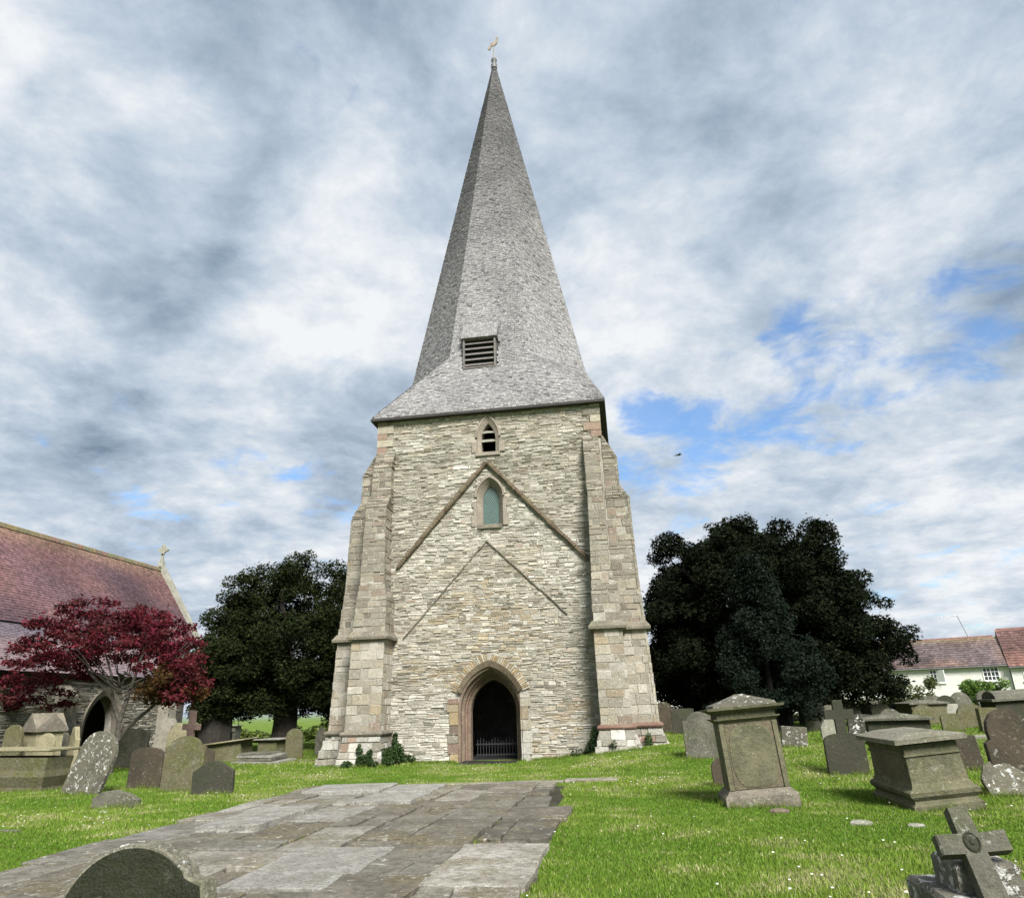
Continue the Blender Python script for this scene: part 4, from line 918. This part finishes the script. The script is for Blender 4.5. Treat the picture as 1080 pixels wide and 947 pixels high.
# left yew pair
base = Vector((-11.6, 9.2, 0))
t_ = thing('yew_tree', base, 'dark evergreen yew between the red maple and the tower', 'tree', 'yews in the churchyard')
mb = MB(); limb(mb, (0, 0, -.2), (.1, 0, 3.2), .62, .5, 5, .05); 
for a in range(7): limb(mb, (.1, 0, 2.4), (2.4 * math.cos(a), 2.4 * math.sin(a), 5 + a % 3), .3, .06)
mb.build('trunk', M['bark'], t_)
bl = blobs_in(-.15, 0, 5.4, 3.6, 3.0, 3.65, 280, .3, .8, 3, 1.7, .55, .22) + blobs_in(2.3, 0, 3.3, 2.1, 2.4, 2.2, 60, .3, .8, 4, .9) + blobs_in(-1.9, 0, 4.6, 1.7, 2.2, 2.2, 22, .5, .8, 5, 2.0) + blobs_in(-.2, 1.6, 2.6, 3.0, 1.6, 1.2, 60, .35, .6, 26, 1.1) + blobs_in(2.9, .3, 1.9, 1.3, 1.4, 1.1, 30, .3, .55, 6, .7) + blobs_in(-2.2, .3, 3.0, 1.2, 1.4, 1.2, 20, .3, .6, 16, 1.7)
leaves('crown', bl, 190000, M['leaf'], YEW, .068, t_, .42, seed=8, tail=.13)
base2 = Vector((-14.1, 7.6, 0))
t_ = thing('yew_tree', base2, 'broad dark yew trunk and low boughs behind the red maple', 'tree', 'yews in the churchyard')
mb = MB(); limb(mb, (0, 0, -.2), (.1, 0, 3.4), .75, .6, 5, .04)
for a in range(5): limb(mb, (0, 0, 2.8), (1.6 * math.cos(a * 1.3), 1.6 * math.sin(a * 1.3), 4.2), .3, .08)
mb.build('trunk', M['bark'], t_)
leaves('crown', blobs_in(.5, 0, 3.5, 2.1, 1.9, 2.2, 80, .35, .75, 9, 1.3), 75000, M['leaf'], YEW, .07, t_, .4, seed=9, tail=.13)
# big right yew
base = Vector((10.6, 11.2, .35))
t_ = thing('yew_tree', base, 'huge spreading dark yew right of the tower', 'tree', 'yews in the churchyard')
mb = MB(); limb(mb, (0, 0, -.3), (0, 0, 3), 1.0, .7, 5, .05)
for a in range(9): limb(mb, (0, 0, 2), (3.8 * math.cos(a * .75), 3.4 * math.sin(a * .75), 5 + a % 3), .4, .07)
mb.build('trunk', M['bark'], t_)
bl = blobs_in(-.2, 0, 4.8, 4.8, 4.2, 4.75, 560, .3, .85, 13, 1.1, .55, .22) + blobs_in(2.9, 0, 5.3, 2.5, 2.5, 2.3, 110, .3, .75, 19, 1.5) + blobs_in(-3.0, 0, 5.6, 2.0, 2.3, 2.3, 70, .3, .75, 20, 1.5) + blobs_in(3.7, -.3, 3.6, 2.7, 2.5, 2.7, 90, .3, .75, 14, .8) + blobs_in(-3.2, 0, 2.9, 1.9, 2, 2.0, 45, .5, .9, 15, .9) + blobs_in(.5, -1, 2.4, 4, 2.5, 1.2, 50, .5, .9, 17, 1.0) + blobs_in(5.0, -.5, 2.2, 1.2, 1.2, 1.3, 12, .3, .6, 16, .9)
leaves('crown', bl, 460000, M['leaf'], [(.007, .010, .005), (.010, .014, .006), (.005, .007, .003), (.013, .018, .008)], .075, t_, .42, seed=10, tail=.14)
# paler holly in front of it
base = Vector((9.9, 6.2, .38))
t_ = thing('holly_tree', base, 'blue-green conical holly standing in front of the huge yew', 'tree')
mb = MB(); limb(mb, (0, 0, -.2), (0, 0, 5.6), .14, .04, 7, .04); mb.build('trunk', M['bark'], t_)
bl = []
for k in range(150):
    z = .8 + 5.9 * rnd.random() ** 1.3; rr = 2.6 * (1 - (z - .6) / 6.6) ** .9 * rnd.uniform(.3, 1); a = rnd.uniform(0, 6.28); s_ = rnd.uniform(.3, .55); bl.append((rr * math.cos(a), rr * math.sin(a), z, s_, s_, s_ * .9))
leaves('crown', bl, 60000, M['leaf'], [(.010, .016, .011), (.007, .012, .008), (.016, .022, .015)], .055, t_, .5, seed=11, tail=.15)
# red maple
mp = far(122, 770, 28.2); base = Vector((mp.x, mp.y, 0)); 
t_ = thing('maple_tree', base, 'low spreading maple with dark red leaves in front of the church', 'tree')
mb = MB()
def bend(pts, r0, r1):
    mb.tube(pts, [r0 + (r1 - r0) * k / (len(pts) - 1) for k in range(len(pts))], 8)
bend([(0, 0, -.2), (.02, 0, .5), (.12, 0, .9), (.05, .02, 1.4), (-.25, 0, 2.0), (-.7, 0, 2.4), (-1.4, .1, 2.9)], .1, .04)
bend([(.05, 0, .75), (.35, 0, 1.2), (.8, .1, 1.6), (1.4, 0, 2.0), (2.0, .1, 2.3)], .075, .025)
bend([(.05, .02, 1.3), (.1, .2, 2.1), (.3, .3, 3.2), (.4, .3, 4.0)], .07, .02)
bend([(-.25, 0, 2.0), (-.2, -.3, 2.7), (-.6, -.4, 3.6)], .05, .02); bend([(-.7, 0, 2.4), (-1.5, -.3, 2.5), (-2.4, -.2, 2.6), (-3.1, -.2, 2.3)], .045, .015)
for k in range(14):
    a = rnd.uniform(0, 6.28); r_ = rnd.uniform(1.2, 2.6); bend([(0, 0, 2.0 + k * .06), (r_ * .5 * math.cos(a), r_ * .4 * math.sin(a), 2.7), (r_ * math.cos(a), r_ * .7 * math.sin(a), 3.2 + jit(.6))], .03, .008)
mb.build('trunk', M['barkmaple'], t_)
bl = []; mr = random.Random(21)
while len(bl) < 330:
    a = mr.uniform(0, 6.28); rr = mr.random() ** .55; x = -.6 + 3.1 * rr * math.cos(a); y = 2.2 * rr * math.sin(a)
    top = 4.75 * (1 - .50 * (abs(x + .35) / 3.5) ** 1.6); z = top - mr.random() ** 1.4 * 1.5
    if z < 1.75: continue
    s_ = mr.uniform(.15, .36); bl.append((x, y, z, s_, s_, s_ * .38))
bl += [(1.9 + jit(.5), jit(.6), mr.uniform(1.95, 2.8), .3, .3, .2) for _ in range(22)]
leaves('crown', bl, 34000, M['redleaf'], [(.10, .012, .02), (.07, .011, .017), (.135, .02, .03), (.04, .012, .012), (.10, .028, .03)], .045, t_, .6, seed=12, surf=.1, tail=.15)
leaves('inner_foliage', [(1.7 + jit(.7), jit(.8), mr.uniform(1.9, 2.8), .3, .3, .22) for _ in range(20)], 4000, M['redleaf'], [(.07, .035, .012), (.06, .04, .015)], .05, t_, .5, seed=14)
t_.scale = (1.1, 1.1, 1.13)
# hedges and shrubs
GR = [(.10, .14, .025), (.075, .115, .02), (.14, .17, .04)]
def shrub(name, P, label, bl, N, cols, sz=.08, cat='shrub', grp=None, seed=1, stems=6):
    t_ = thing(name, P, label, cat, grp); mb = MB()
    for k in range(stems): b_ = bl[(k * 5) % len(bl)]; limb(mb, (b_[0] * .3, b_[1] * .3, -.1), b_[:3], .03, .008, 4, .03)
    mb.build('stems', M['bark'], t_); leaves('foliage', bl, N, M['greenleaf'], cols, sz, t_, .5, seed=seed, surf=.2)
hb = [(-9 + k * .55 + jit(.2), jit(.5), rnd.uniform(.2, .85), .5, .5, .35) for k in range(34)]
shrub('hedge', Vector((-17, 21, 0)), 'bright green low hedge seen beneath the left yew', hb, 15000, GR, .11, 'hedge', None, 5, 20)
P = far(1034, 738, 54); shrub('shrub', Vector((P.x, P.y, .1)), 'bright yellow-green shrub before the white cottage', [(jit(1.15) + .25, jit(.5), rnd.uniform(.2, 2.0), .4, .4, .35) for _ in range(40)], 9000, [(.12, .2, .04), (.09, .15, .03)], .08, seed=6)
P = far(962, 738, 50); shrub('shrub', Vector((P.x, P.y, .3)), 'loose olive-green shrub at the right foot of the huge yew', [(jit(1.3), jit(.5), rnd.uniform(.3, 2.1) , .35, .35, .3) for _ in range(30)], 5000, [(.09, .11, .03), (.07, .09, .03)], .07, seed=7)
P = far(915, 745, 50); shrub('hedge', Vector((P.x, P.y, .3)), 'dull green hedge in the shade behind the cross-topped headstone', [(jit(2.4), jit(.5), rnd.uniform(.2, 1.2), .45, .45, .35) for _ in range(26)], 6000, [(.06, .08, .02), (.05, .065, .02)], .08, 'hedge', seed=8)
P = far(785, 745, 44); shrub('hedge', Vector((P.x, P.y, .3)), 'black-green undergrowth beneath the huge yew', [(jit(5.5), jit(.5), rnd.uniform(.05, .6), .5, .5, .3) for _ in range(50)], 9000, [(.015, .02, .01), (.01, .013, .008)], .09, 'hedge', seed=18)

# ------------------------------------------------------------------ roofs made of tiles
def tiles(mb, A, B, Cc, D, ex, tw, pal, th=.025, wave=0):
    """A-B eaves edge, D-C ridge edge (Vectors)."""
    n = (B - A).cross(D - A).normalized(); n = n if n.z > 0 else -n; rows = int((D - A).length / ex)
    for r_ in range(rows):
        t0, t1 = r_ / rows, (r_ + 1.25) / rows; a, b, c_, d_ = A.lerp(D, t0), B.lerp(Cc, t0), A.lerp(D, min(1, t1)), B.lerp(Cc, min(1, t1))
        L_ = (b - a).length; k = int(L_ / tw); o = (r_ % 2) * .5
        for i in range(-1, k + 1):
            s0, s1 = max(0, (i + o) / k), min(1, (i + o + .97) / k)
            if s1 <= s0 + .1 / k: continue
            x = rnd.uniform(.6, 1.2) * th
            p, q, u, w_ = a.lerp(b, s0) + n * (x + .01), a.lerp(b, s1) + n * (x + .01), c_.lerp(d_, s1) + n * .012, c_.lerp(d_, s0) + n * .012
            mb.cur = pal(p, t0); i0 = [mb.vert(z) for z in (p, q, u, w_, p - n * x, q - n * x)]
            mb.face(i0[0], i0[1], i0[2], i0[3]); mb.face(i0[4], i0[5], i0[1], i0[0])
def redtile(p, t_):
    g = rnd.uniform(.75, 1.15) * (1 + .5 * mnoise.noise(p * .35)); n = mnoise.noise(p * Vector((.5, .25, .8)).length * .3) if False else mnoise.noise(Vector((p.x * .3, p.y * .22, p.z * .5)))
    a, b = Vector((.185, .10, .10)), Vector((.12, .075, .09)); c_ = a.lerp(b, min(1, max(0, n * 1.6 + .5)))
    if t_ > .78: c_ = c_.lerp(Vector((.27, .19, .11)), (t_ - .78) * 3)
    return tuple(c_ * g)
def redtile2(p, t_):
    c_ = redtile(p, t_); k = .85 + .4 * rnd.random(); return (c_[0] * k, c_[1] * k * 1.25, c_[2] * k * 1.05)
# ---- church
ch = thing('church', (-19, 0, 0), 'stone church with steep red tiled roofs and arched doorway at left', 'church'); CO = (-19, 0, 0)
RX, RZ, EX, EZ, NY0, NY1 = -22.6, 10.0, -19.75, 5.75, -22.0, 14.2
mb = MB(); mb.box(-25.3, EX - .12, NY0, NY1 - .2, -.3, EZ - .1); 
mb.rings([[(EX - .12, y, EZ - .1), (RX, y, RZ - .25), (-25.3, y, EZ - .1)] for y in (NY0, NY1 - .2)])
nav = mb.build('nave_wall', M['chwall'], ch, CO)
mb = MB(); mb.rings([[(EX + .25, y, EZ - .35), (RX, y, RZ - .08), (-25.6, y, EZ - .35), (-25.5, y, EZ - .5), (RX, y, RZ - .35), (EX + .1, y, EZ - .5)] for y in (NY0, NY1)])
rf = mb.build('nave_roof', M['wood_dark'], ch, CO)
mb = MB(); tiles(mb, Vector((EX + .25, -12, EZ - .35)), Vector((EX + .25, NY1, EZ - .35)), Vector((RX, NY1, RZ - .08)), Vector((RX, -12, RZ - .08)), .14, .2, redtile); mb.build('tiles', M['tile'], rf, CO)
mb = MB()
for k in range(60): y = -12 + k * .44; mb.cur = tuple(c * rnd.uniform(.8, 1.1) for c in (.22, .17, .11)); mb.rings([[(RX + x, yy, RZ + z) for x, z in ((-.15, -.18), (-.1, 0), (0, .06), (.1, 0), (.15, -.18))] for yy in (y, min(y + .425, NY1))])
mb.build('ridge_tiles', M['tile'], rf, CO)
mb = MB()
for a, b in (((EX + .42, NY1 + .12, EZ - .55), (RX, NY1 + .12, RZ + .12)), ((-25.7, NY1 + .12, EZ - .55), (RX, NY1 + .12, RZ + .12))): mb.bar(a, b, .34, .3, (0, 1, 0))
mb.build('gable_coping', M['palestone'], ch, CO)
# finial cross on the gable
mb = MB(); cx, cy, cz = RX, NY1 + .12, RZ + .15
mb.box(cx - .16, cx + .16, cy - .14, cy + .14, cz, cz + .3, 0, .03); mb.rings([[(cx - s, cy - s, z), (cx + s, cy - s, z), (cx + s, cy + s, z), (cx - s, cy + s, z)] for z, s in ((cz + .29, .09), (cz + .5, .06), (cz + .75, .06))])
zc = cz + .98
pts = []
for k in range(32):
    t0 = 2 * math.pi * k / 32; rr = .2 + .16 * abs(math.cos(2 * t0)) ** 3; pts.append((cx + rr * math.cos(t0), zc + rr * math.sin(t0)))
mb.prism([(x, z) for x, z in pts], cy - .06, cy + .06, .01); mb.build('gable_cross', M['palestone'], ch, CO)
# aisle
AX, AZ = -16.35, 3.35; AY0, AY1 = -22, 8.6
DY = 3.1; 
mb = MB(); O_ = [(y, z) for y, z in arch(.95, 1.35, 2.62, -.4, cx=0)]
bm = holed_wall([(-21, -.4), (5.4, -.4), (5.4, AZ), (-21, AZ)], [arch(.95, 1.35, 2.62, -.2, cx=0)], .05, .6)
def turn(bm_):                                   # local x -> world y, front faces +x
    for v_ in bm_.verts: x, y, z = v_.co; v_.co = (AX - y - CO[0], DY + x, z)
    bmesh.ops.recalc_face_normals(bm_, faces=bm_.faces)
turn(bm); aw = bmobj('aisle_wall', bm, M['mortar'], ch)
mb = MB()
def sp_aisle(z):
    q = outline_span(arch(1.15, 1.35, 2.85, -.2), z); return [(-12, 8.3)] if not q else [(-12, DY + q[0]), (DY + q[1], 8.3)]
def pal_ch(x, z):
    c = rnd.choice(WHITE + BUFF + GREY); k = rnd.uniform(.45, .75); return tuple(a * k for a in c)  # stone tones lowered all over, shade on the aisle put into the colour
courses(mb, lambda s, t_, o: (AX - .02 + o - CO[0], s, t_), -.1, AZ - .05, sp_aisle, pal_ch, (.07, .14), (.2, .55)); mb.build('facing', M['rubble'], aw)
mb = MB(); ring(mb, arch(1.15, 1.35, 2.85, -.2), arch(.93, 1.3, 2.55, -.2), -.06, .3, y0i=.05)
mb.v = [(AX - y - CO[0], DY + x, z) for x, y, z in mb.v]; mb.build('door_arch', M['copings'], aw)
mb = MB(); mb.box(-19.9, AX - .62, AY0, AY1 - .05, -.3, .0); mb.box(-19.74, -19.6, AY0, AY1, 0, 5.2); mb.box(-19.6, AX - .02, AY1 - .6, AY1 - .05, -.3, 3.4)
mb.rings([[(-19.6, y, 3.4), (AX - .02, y, 3.36), (-19.6, y, 5.2)] for y in (AY1 - .6, AY1 - .05)]); mb.build('aisle_end', M['chwall'], ch, CO)
mb = MB(); mb.rings([[(AX + .28, y, AZ - .08), (-19.7, y, 5.42), (-19.7, y, 5.25), (AX + .15, y, AZ - .22)] for y in (AY0, AY1)]); rf2 = mb.build('aisle_roof', M['wood_dark'], ch, CO)
mb = MB(); tiles(mb, Vector((AX + .28, -14, AZ - .08)), Vector((AX + .28, AY1, AZ - .08)), Vector((-19.7, AY1, 5.42)), Vector((-19.7, -14, 5.42)), .15, .2, lambda p, t_: tuple(c * k for c, k in zip(redtile(p, 0), (1.5, 2.0, 2.0)))); mb.build('tiles', M['tile'], rf2, CO)
for y in (-4.6, .7, 6.9):
    mb = MB(); mb.rings([[(AX - .1, y + s, z), (AX + p, y + s, z), (AX + p, y - s, z), (AX - .1, y - s, z)] for z, p, s in ((-.2, .75, .3), (1.3, .7, .3), (1.6, .5, .3), (2.5, .45, .3), (2.9, .02, .3))]); mb.build('buttress', M['chwall'], ch, CO)

# ------------------------------------------------------------------ cottages
def cott(base, dirv, L_, dpt, eh, rh, label, wins, doorx=None, tile=redtile2, name='cottage', chim=None):
    dv = Vector((dirv[0], dirv[1], 0)).normalized(); bk = Vector((-dv.y, dv.x, 0)); ang = math.atan2(dv.y, dv.x)
    t_ = thing(name, base, label, 'house', 'cottages beyond the churchyard', (0, 0, ang))
    mb = MB(); mb.box(0, L_, 0, dpt, -1.5, eh); mb.rings([[(x, 0, eh), (x, dpt / 2, rh - .1), (x, dpt, eh)] for x in (0.01, L_ - .01)]); wl = mb.build('wall', M['render_w'], t_)
    mb = MB(); mb.rings([[(x, -.25, eh - .12), (x, dpt / 2, rh), (x, dpt + .25, eh - .12), (x, dpt + .2, eh - .22), (x, dpt / 2, rh - .15), (x, -.2, eh - .22)] for x in (-.1, L_ + .1)]); rf = mb.build('roof', M['wood_dark'], t_)
    mb = MB(); tiles(mb, Vector((-.1, -.25, eh - .12)), Vector((L_ + .1, -.25, eh - .12)), Vector((L_ + .1, dpt / 2, rh)), Vector((-.1, dpt / 2, rh)), .28, .24, tile, .05); mb.build('tiles', M['tile'], rf)
    mb = MB()
    for k in range(int(L_ / .45)): mb.cur = (.2, .1, .08); mb.rings([[(x, dpt / 2 + y, rh + z) for y, z in ((-.15, -.12), (0, .1), (.15, -.12))] for x in (k * .45, k * .45 + .43)])
    mb.build('ridge_tiles', M['tile'], rf)
    mb = MB(); mb.tube([(-.1, -.3, eh - .18), (L_ + .1, -.3, eh - .18)], .06, 6); mb.build('gutter', M['lead'], t_)
    for (x, z, w_, h_, op) in wins:
        mb = MB(); f_ = .06
        for a in ((x, x + f_), (x + w_ - f_, x + w_), (x + w_ / 2 - f_ / 2, x + w_ / 2 + f_ / 2)): mb.box(a[0], a[1], -.05, .04, z, z + h_)
        for a in (z, z + h_ - f_): mb.box(x + .061, x + w_ - .061, -.045, .04, a, a + f_)
        for k in (1, 2): mb.box(x + .061, x + w_ - .061, -.03, .03, z + h_ * k / 3 - .02, z + h_ * k / 3 + .02)
        for k in (.27, .73): mb.box(x + w_ * k - .02, x + w_ * k + .02, -.033, .03, z + .06, z + h_ - .06)
        mb.box(x - .08, x + w_ + .08, -.1, .0, z - .08, z - .003); fr = mb.build('window', M['white_paint'], t_)
        mb = MB(); mb.box(x + .03, x + w_ - .03, -.012, .02, z + .03, z + h_ - .03); mb.build('pane', M['glass'], fr)
        if op: mb = MB(); mb.rings([[(x + w_ / 2, -.06, zz), (x + w_ / 2 + .5, -.5, zz), (x + w_ / 2 + .53, -.47, zz), (x + w_ / 2 + .03, -.03, zz)] for zz in (z + .05, z + h_ - .05)]); mb.build('casement', M['white_paint'], fr)
    if chim: 
        mb = MB(); mb.box(chim - .35, chim + .35, dpt / 2 - .35, dpt / 2 + .35, rh - .6, rh + .35); mb.cur = (1, 1, 1); mb.box(chim - .15, chim + .15, dpt / 2 - .15, dpt / 2 + .15, rh + .351, rh + .8, 0, .02); mb.build('chimney', M['dressed_red'], rf)
    return t_
D0 = 68
pa = far(872, 712, D0); pb = far(1063, 700, D0 * 1.0)
a3 = Vector((pa.x, pa.y, -.6)); b3 = Vector((pb.x, pb.y, -.6)); dv = (b3 - a3); Lc = dv.length; dvn = dv.normalized()
ev = far(1000, 702, D0).z + .6; rg = far(1000, 674, D0 + 2.6).z + .6
def along(u, v=715): p = far(u, v, D0); return (Vector((p.x, p.y, 0)) - Vector((a3.x, a3.y, 0))).dot(dvn)
zw = far(1000, 722, D0).z + .6; hw_ = far(1000, 706, D0).z - far(1000, 720, D0).z
zw = far(1000, 719.5, D0).z + .6
w_px = along(996) - along(981)
cott(a3, dv, Lc, 5.2, ev, rg, 'white rendered cottage with brown pantiled roof and small windows', [(along(981), zw, w_px, hw_, True), (along(1037.5), zw, w_px * 1.1, hw_, False), (along(888), zw, w_px, hw_, False), (along(990), .5 , 1.0, .9, False), (along(1050), .4, 1.0, 1.0, False)])
ev2 = far(1070, 701, D0).z + .6; rg2 = far(1070, 663, D0 + 3).z + .6
b4 = b3 + dvn * .05 - Vector((-dvn.y, dvn.x, 0)) * .3
brown = lambda p, t_: tuple(c * k for c, k in zip(redtile2(p, 0), (1.35, 1.0, .9)))
cott(b4, dv, 12, 6.2, ev2, rg2, 'end cottage with taller orange-brown tiled roof at the right edge', [(along(1077, 707) - along(1063, 700) , zw - .1, 1.2, hw_ * .9, False), (4.5, zw - .1, 1.2, hw_, False)], tile=brown)
p0 = far(690, 745, 62); p1 = far(850, 740, 66); cott(Vector((p0.x, p0.y, -.6)), p1 - p0, (p1 - p0).length, 5, 3.6, 6, 'white cottage glimpsed in gaps beneath the huge yew', [(3, 1.9, 1, 1, False), (8, 1.9, 1, 1, False)])
# parapet gable and aerial
p = far(1022, 668, D0 + 3); mb = MB(); hz = p.z
t_ = thing('tv_aerial', Vector((p.x, p.y, hz - .4)), 'thin television aerial on the cottage roof', 'aerial')
mb.tube([(0, 0, -.4), (-.6, 0, 1.9)], .03, 6); mb.build('mast', M['tv'], t_)
mb = MB(); mb.tube([(-.6, 0, 1.9), (-2.3, .0, 1.75)], .02, 6)
for k in range(6): mb.tube([(-.8 - k * .28, -.2, 1.87 - k * .025), (-.8 - k * .28, .2, 1.87 - k * .025)], .012, 5)
mb.build('boom', M['tv'], t_)
# low garden wall in front of the cottages
mb = MB(); q0, q1 = far(840, 745, 62), far(1100, 738, 62); a_, b_ = Vector((q0.x, q0.y, 0)), Vector((q1.x, q1.y, 0))
mb.bar(Vector((a_.x, a_.y, .35)), Vector((b_.x, b_.y, .35)), .4, 1.6); mb.build('garden_wall', M['palestone'], label='low pale boundary wall between graves and cottages', category='wall')
# bird
P = far(716, 480, 60); t_ = thing('bird', P, 'small dark bird gliding against the blue patch of sky', 'bird', None, (R(10), R(-15), R(20)))
mb = MB(); mb.tube([(-.3, 0, 0), (-.2, 0, .02), (0, 0, .02), (.15, 0, .03), (.24, 0, .04), (.3, 0, .02)], [.02, .05, .08, .07, .045, .008], 8)
mb.rings([[(-.1, s * .03, .03), (.1, s * .03, .04), (.1, s * .03, .05), (-.1, s * .03, .04)] for s in (1,)] + [[(-.14, .35, .12), (.04, .35, .14), (.04, .35, .15), (-.14, .35, .13)], [(-.2, .62, .06), (-.16, .62, .06), (-.16, .62, .065), (-.2, .62, .065)]])
mb.rings([[(-.1, -.03, .03), (.1, -.03, .04), (.1, -.03, .05), (-.1, -.03, .04)], [(-.14, -.35, .12), (.04, -.35, .14), (.04, -.35, .15), (-.14, -.35, .13)], [(-.2, -.62, .06), (-.16, -.62, .06), (-.16, -.62, .065), (-.2, -.62, .065)]])
mb.rings([[(-.25, -.03, 0), (-.25, .03, 0), (-.25, .03, .015), (-.25, -.03, .015)], [(-.45, -.08, .0), (-.45, .08, .0), (-.45, .08, .01), (-.45, -.08, .01)]])
mb.build('body', M['bird'], t_)

# ------------------------------------------------------------------ grass
def grass(N, r0, r1, size, seed, name='grass', daisy=False):
    g = np.random.RandomState(seed); u_ = g.rand(N); r_ = r0 + (r1 - r0) * u_ ** 1.0; ang = np.radians(90 + 8.4 + g.uniform(-40, 40, N))
    x = CAM[0] + r_ * np.cos(ang); y = CAM[1] + r_ * np.sin(ang)
    e = g.rand(N) * .1
    wav = (np.sin(x * 3.1 + 2 * np.sin(y * 1.3)) * np.sin(y * 2.7 + x)) ; keep = ~in_path(x, y, -e * .9)
    keep &= ~((np.abs(x) < 4.2) & (y > .0) & (y < 8.4)); keep &= ~((x > -1) & (x < .85) & (y > -.9) & (y < 1)); keep &= y < 30; keep &= ~(x < -16.3)
    x, y, r_, wav = x[keep], y[keep], r_[keep], wav[keep]; N = len(x); z = gh(x, y)
    lo = np.sin(x * .8 + 1.7 * np.sin(y * .55)) * np.sin(y * .9 + 1.1 * np.sin(x * .7 + 2)); hi_ = np.sin(x * 2.9 + y * 1.7 + 2 * np.sin(y * 2.1)) * np.sin(y * 3.3 - x * 1.3)
    near = np.zeros(N)
    if daisy:
        k = (lo + hi_ * .6 + g.normal(0, .5, N)) > .75; x, y, z = x[k], y[k], z[k]; N = len(x); s = .008 + .005 * g.rand(N); zz = z + .05 + .02 * g.rand(N)
        V = np.stack([np.stack([x + s * a, y + s * b, zz + .3 * s * c], -1) for a, b, c in ((-1, -1, -1), (1, -1, -1), (1, 1, 1), (-1, 1, 1))], 1).reshape(-1, 3)
        return fast_mesh(name, V, np.arange(4 * N).reshape(N, 4), np.tile([.75, .75, .68], (4 * N, 1)), M['greenleaf'], kind='stuff', label='tiny white daisies scattered over the lawn')
    h = size * (.55 + .75 * g.rand(N)) * (1 + .35 * lo) ; w = .0035 * (1 + r_ / 9); a = g.rand(N) * 6.283; b = g.rand(N) * 6.283; ln = h * (.25 + .7 * g.rand(N))
    V = np.stack([np.stack([x - w * np.cos(a), y - w * np.sin(a), z - .004], -1), np.stack([x + w * np.cos(a), y + w * np.sin(a), z - .004], -1), np.stack([x + ln * np.cos(b), y + ln * np.sin(b), z + h], -1)], 1).reshape(-1, 3)
    c1, c2, c3 = np.array([.095, .18, .018]), np.array([.19, .27, .04]), np.array([.34, .33, .16])
    t_ = np.clip(.45 + .5 * lo + .3 * hi_ + g.normal(0, .22, N), 0, 1)[:, None]; col = c1 * (1 - t_) + c2 * t_
    dry = (g.rand(N) < np.clip(.10 + .45 * (hi_ - .2) + .3 * lo, .04, .65)); col[dry] = c3 * (.7 + .5 * g.rand(dry.sum()))[:, None]
    col *= (.75 + .5 * g.rand(N))[:, None]
    fast_mesh(name, V, np.arange(3 * N).reshape(N, 3), np.repeat(col, 3, 0), M['grassblade'], kind='stuff', label='short mown churchyard grass with pale dry patches')
grass(int(620000), 6.5, 24, .036, 1); grass(280000, 22, 46, .06, 2)
grass(4500, 7, 30, .05, 5, 'daisies', True)
# longer tufts at the foot of stones and walls, and moss in the joints of the paving
def tufts(spots, name, label, h0, seed, per=60, spread=.1):
    g = np.random.RandomState(seed); S = np.repeat(np.array(spots), per, 0); N = len(S); x = S[:, 0] + g.normal(0, spread, N); y = S[:, 1] + g.normal(0, spread * .6, N); z = gh(x, y)
    h = h0 * (.4 + g.rand(N)); w = .005; a = g.rand(N) * 6.28; b = g.rand(N) * 6.28; ln = h * .6 * g.rand(N)
    V = np.stack([np.stack([x - w * np.cos(a), y - w * np.sin(a), z - .01], -1), np.stack([x + w * np.cos(a), y + w * np.sin(a), z - .01], -1), np.stack([x + ln * np.cos(b), y + ln * np.sin(b), z + h], -1)], 1).reshape(-1, 3)
    c = np.array([.09, .16, .02]) * (1 - g.rand(N, 1)) + np.array([.2, .25, .05]) * g.rand(N, 1)
    fast_mesh(name, V, np.arange(3 * N).reshape(N, 3), np.repeat(c, 3, 0), M['grassblade'], kind='stuff', label=label)
sp_ = []
for o in list(C.objects):
    if o.get('category') in ('headstone', 'tomb', 'pedestal', 'cross') and not o.parent:
        ms = [o] if o.type == 'MESH' else [c_ for c_ in o.children if c_.type == 'MESH']
        r_ = max((max(abs(v_.co.x) for v_ in m_.data.vertices if v_.co.z < .25) for m_ in ms if any(v_.co.z < .25 for v_ in m_.data.vertices)), default=.3)
        d_ = max((max(abs(v_.co.y) for v_ in m_.data.vertices if v_.co.z < .25) for m_ in ms if any(v_.co.z < .25 for v_ in m_.data.vertices)), default=.1)
        for k in range(int(6 + r_ * 14)): sp_.append((o.location.x + rnd.uniform(-r_, r_), o.location.y - d_ - rnd.uniform(0, .05)))
        for k in range(int(4 + d_ * 8)): sp_.append((o.location.x + rnd.choice((-1, 1)) * (r_ + .03), o.location.y + rnd.uniform(-d_, d_)))
for k in range(150): sp_.append((rnd.uniform(-3.1, -1.2) if k % 2 else rnd.uniform(1.0, 3.2), -.06))
for k in range(70): sp_.append((rnd.uniform(-4.9, -3.1), -1.5)); sp_.append((rnd.uniform(3.2, 4.9), -1.45))
tufts(sp_, 'grass_tufts', 'longer grass tufts at the feet of stones and walls', .10, 31, 26, .06)
jn = []
for k in range(520):
    if rnd.random() < .6: jn.append((rnd.choice(cols[1:-1]) + jit(.02), rnd.uniform(PY[0], PY[1])))
    else: jn.append((rnd.choice((-2.9 + jit(.12), 3.45 + jit(.15))), rnd.uniform(-17.5, PY[1])))
tufts([j_ for j_ in jn if mnoise.noise(Vector((j_[0], j_[1] * .8, 0))) > -.05], 'joint_weeds', 'moss and short weeds growing in the joints of the paving', .045, 33, 22, .035)
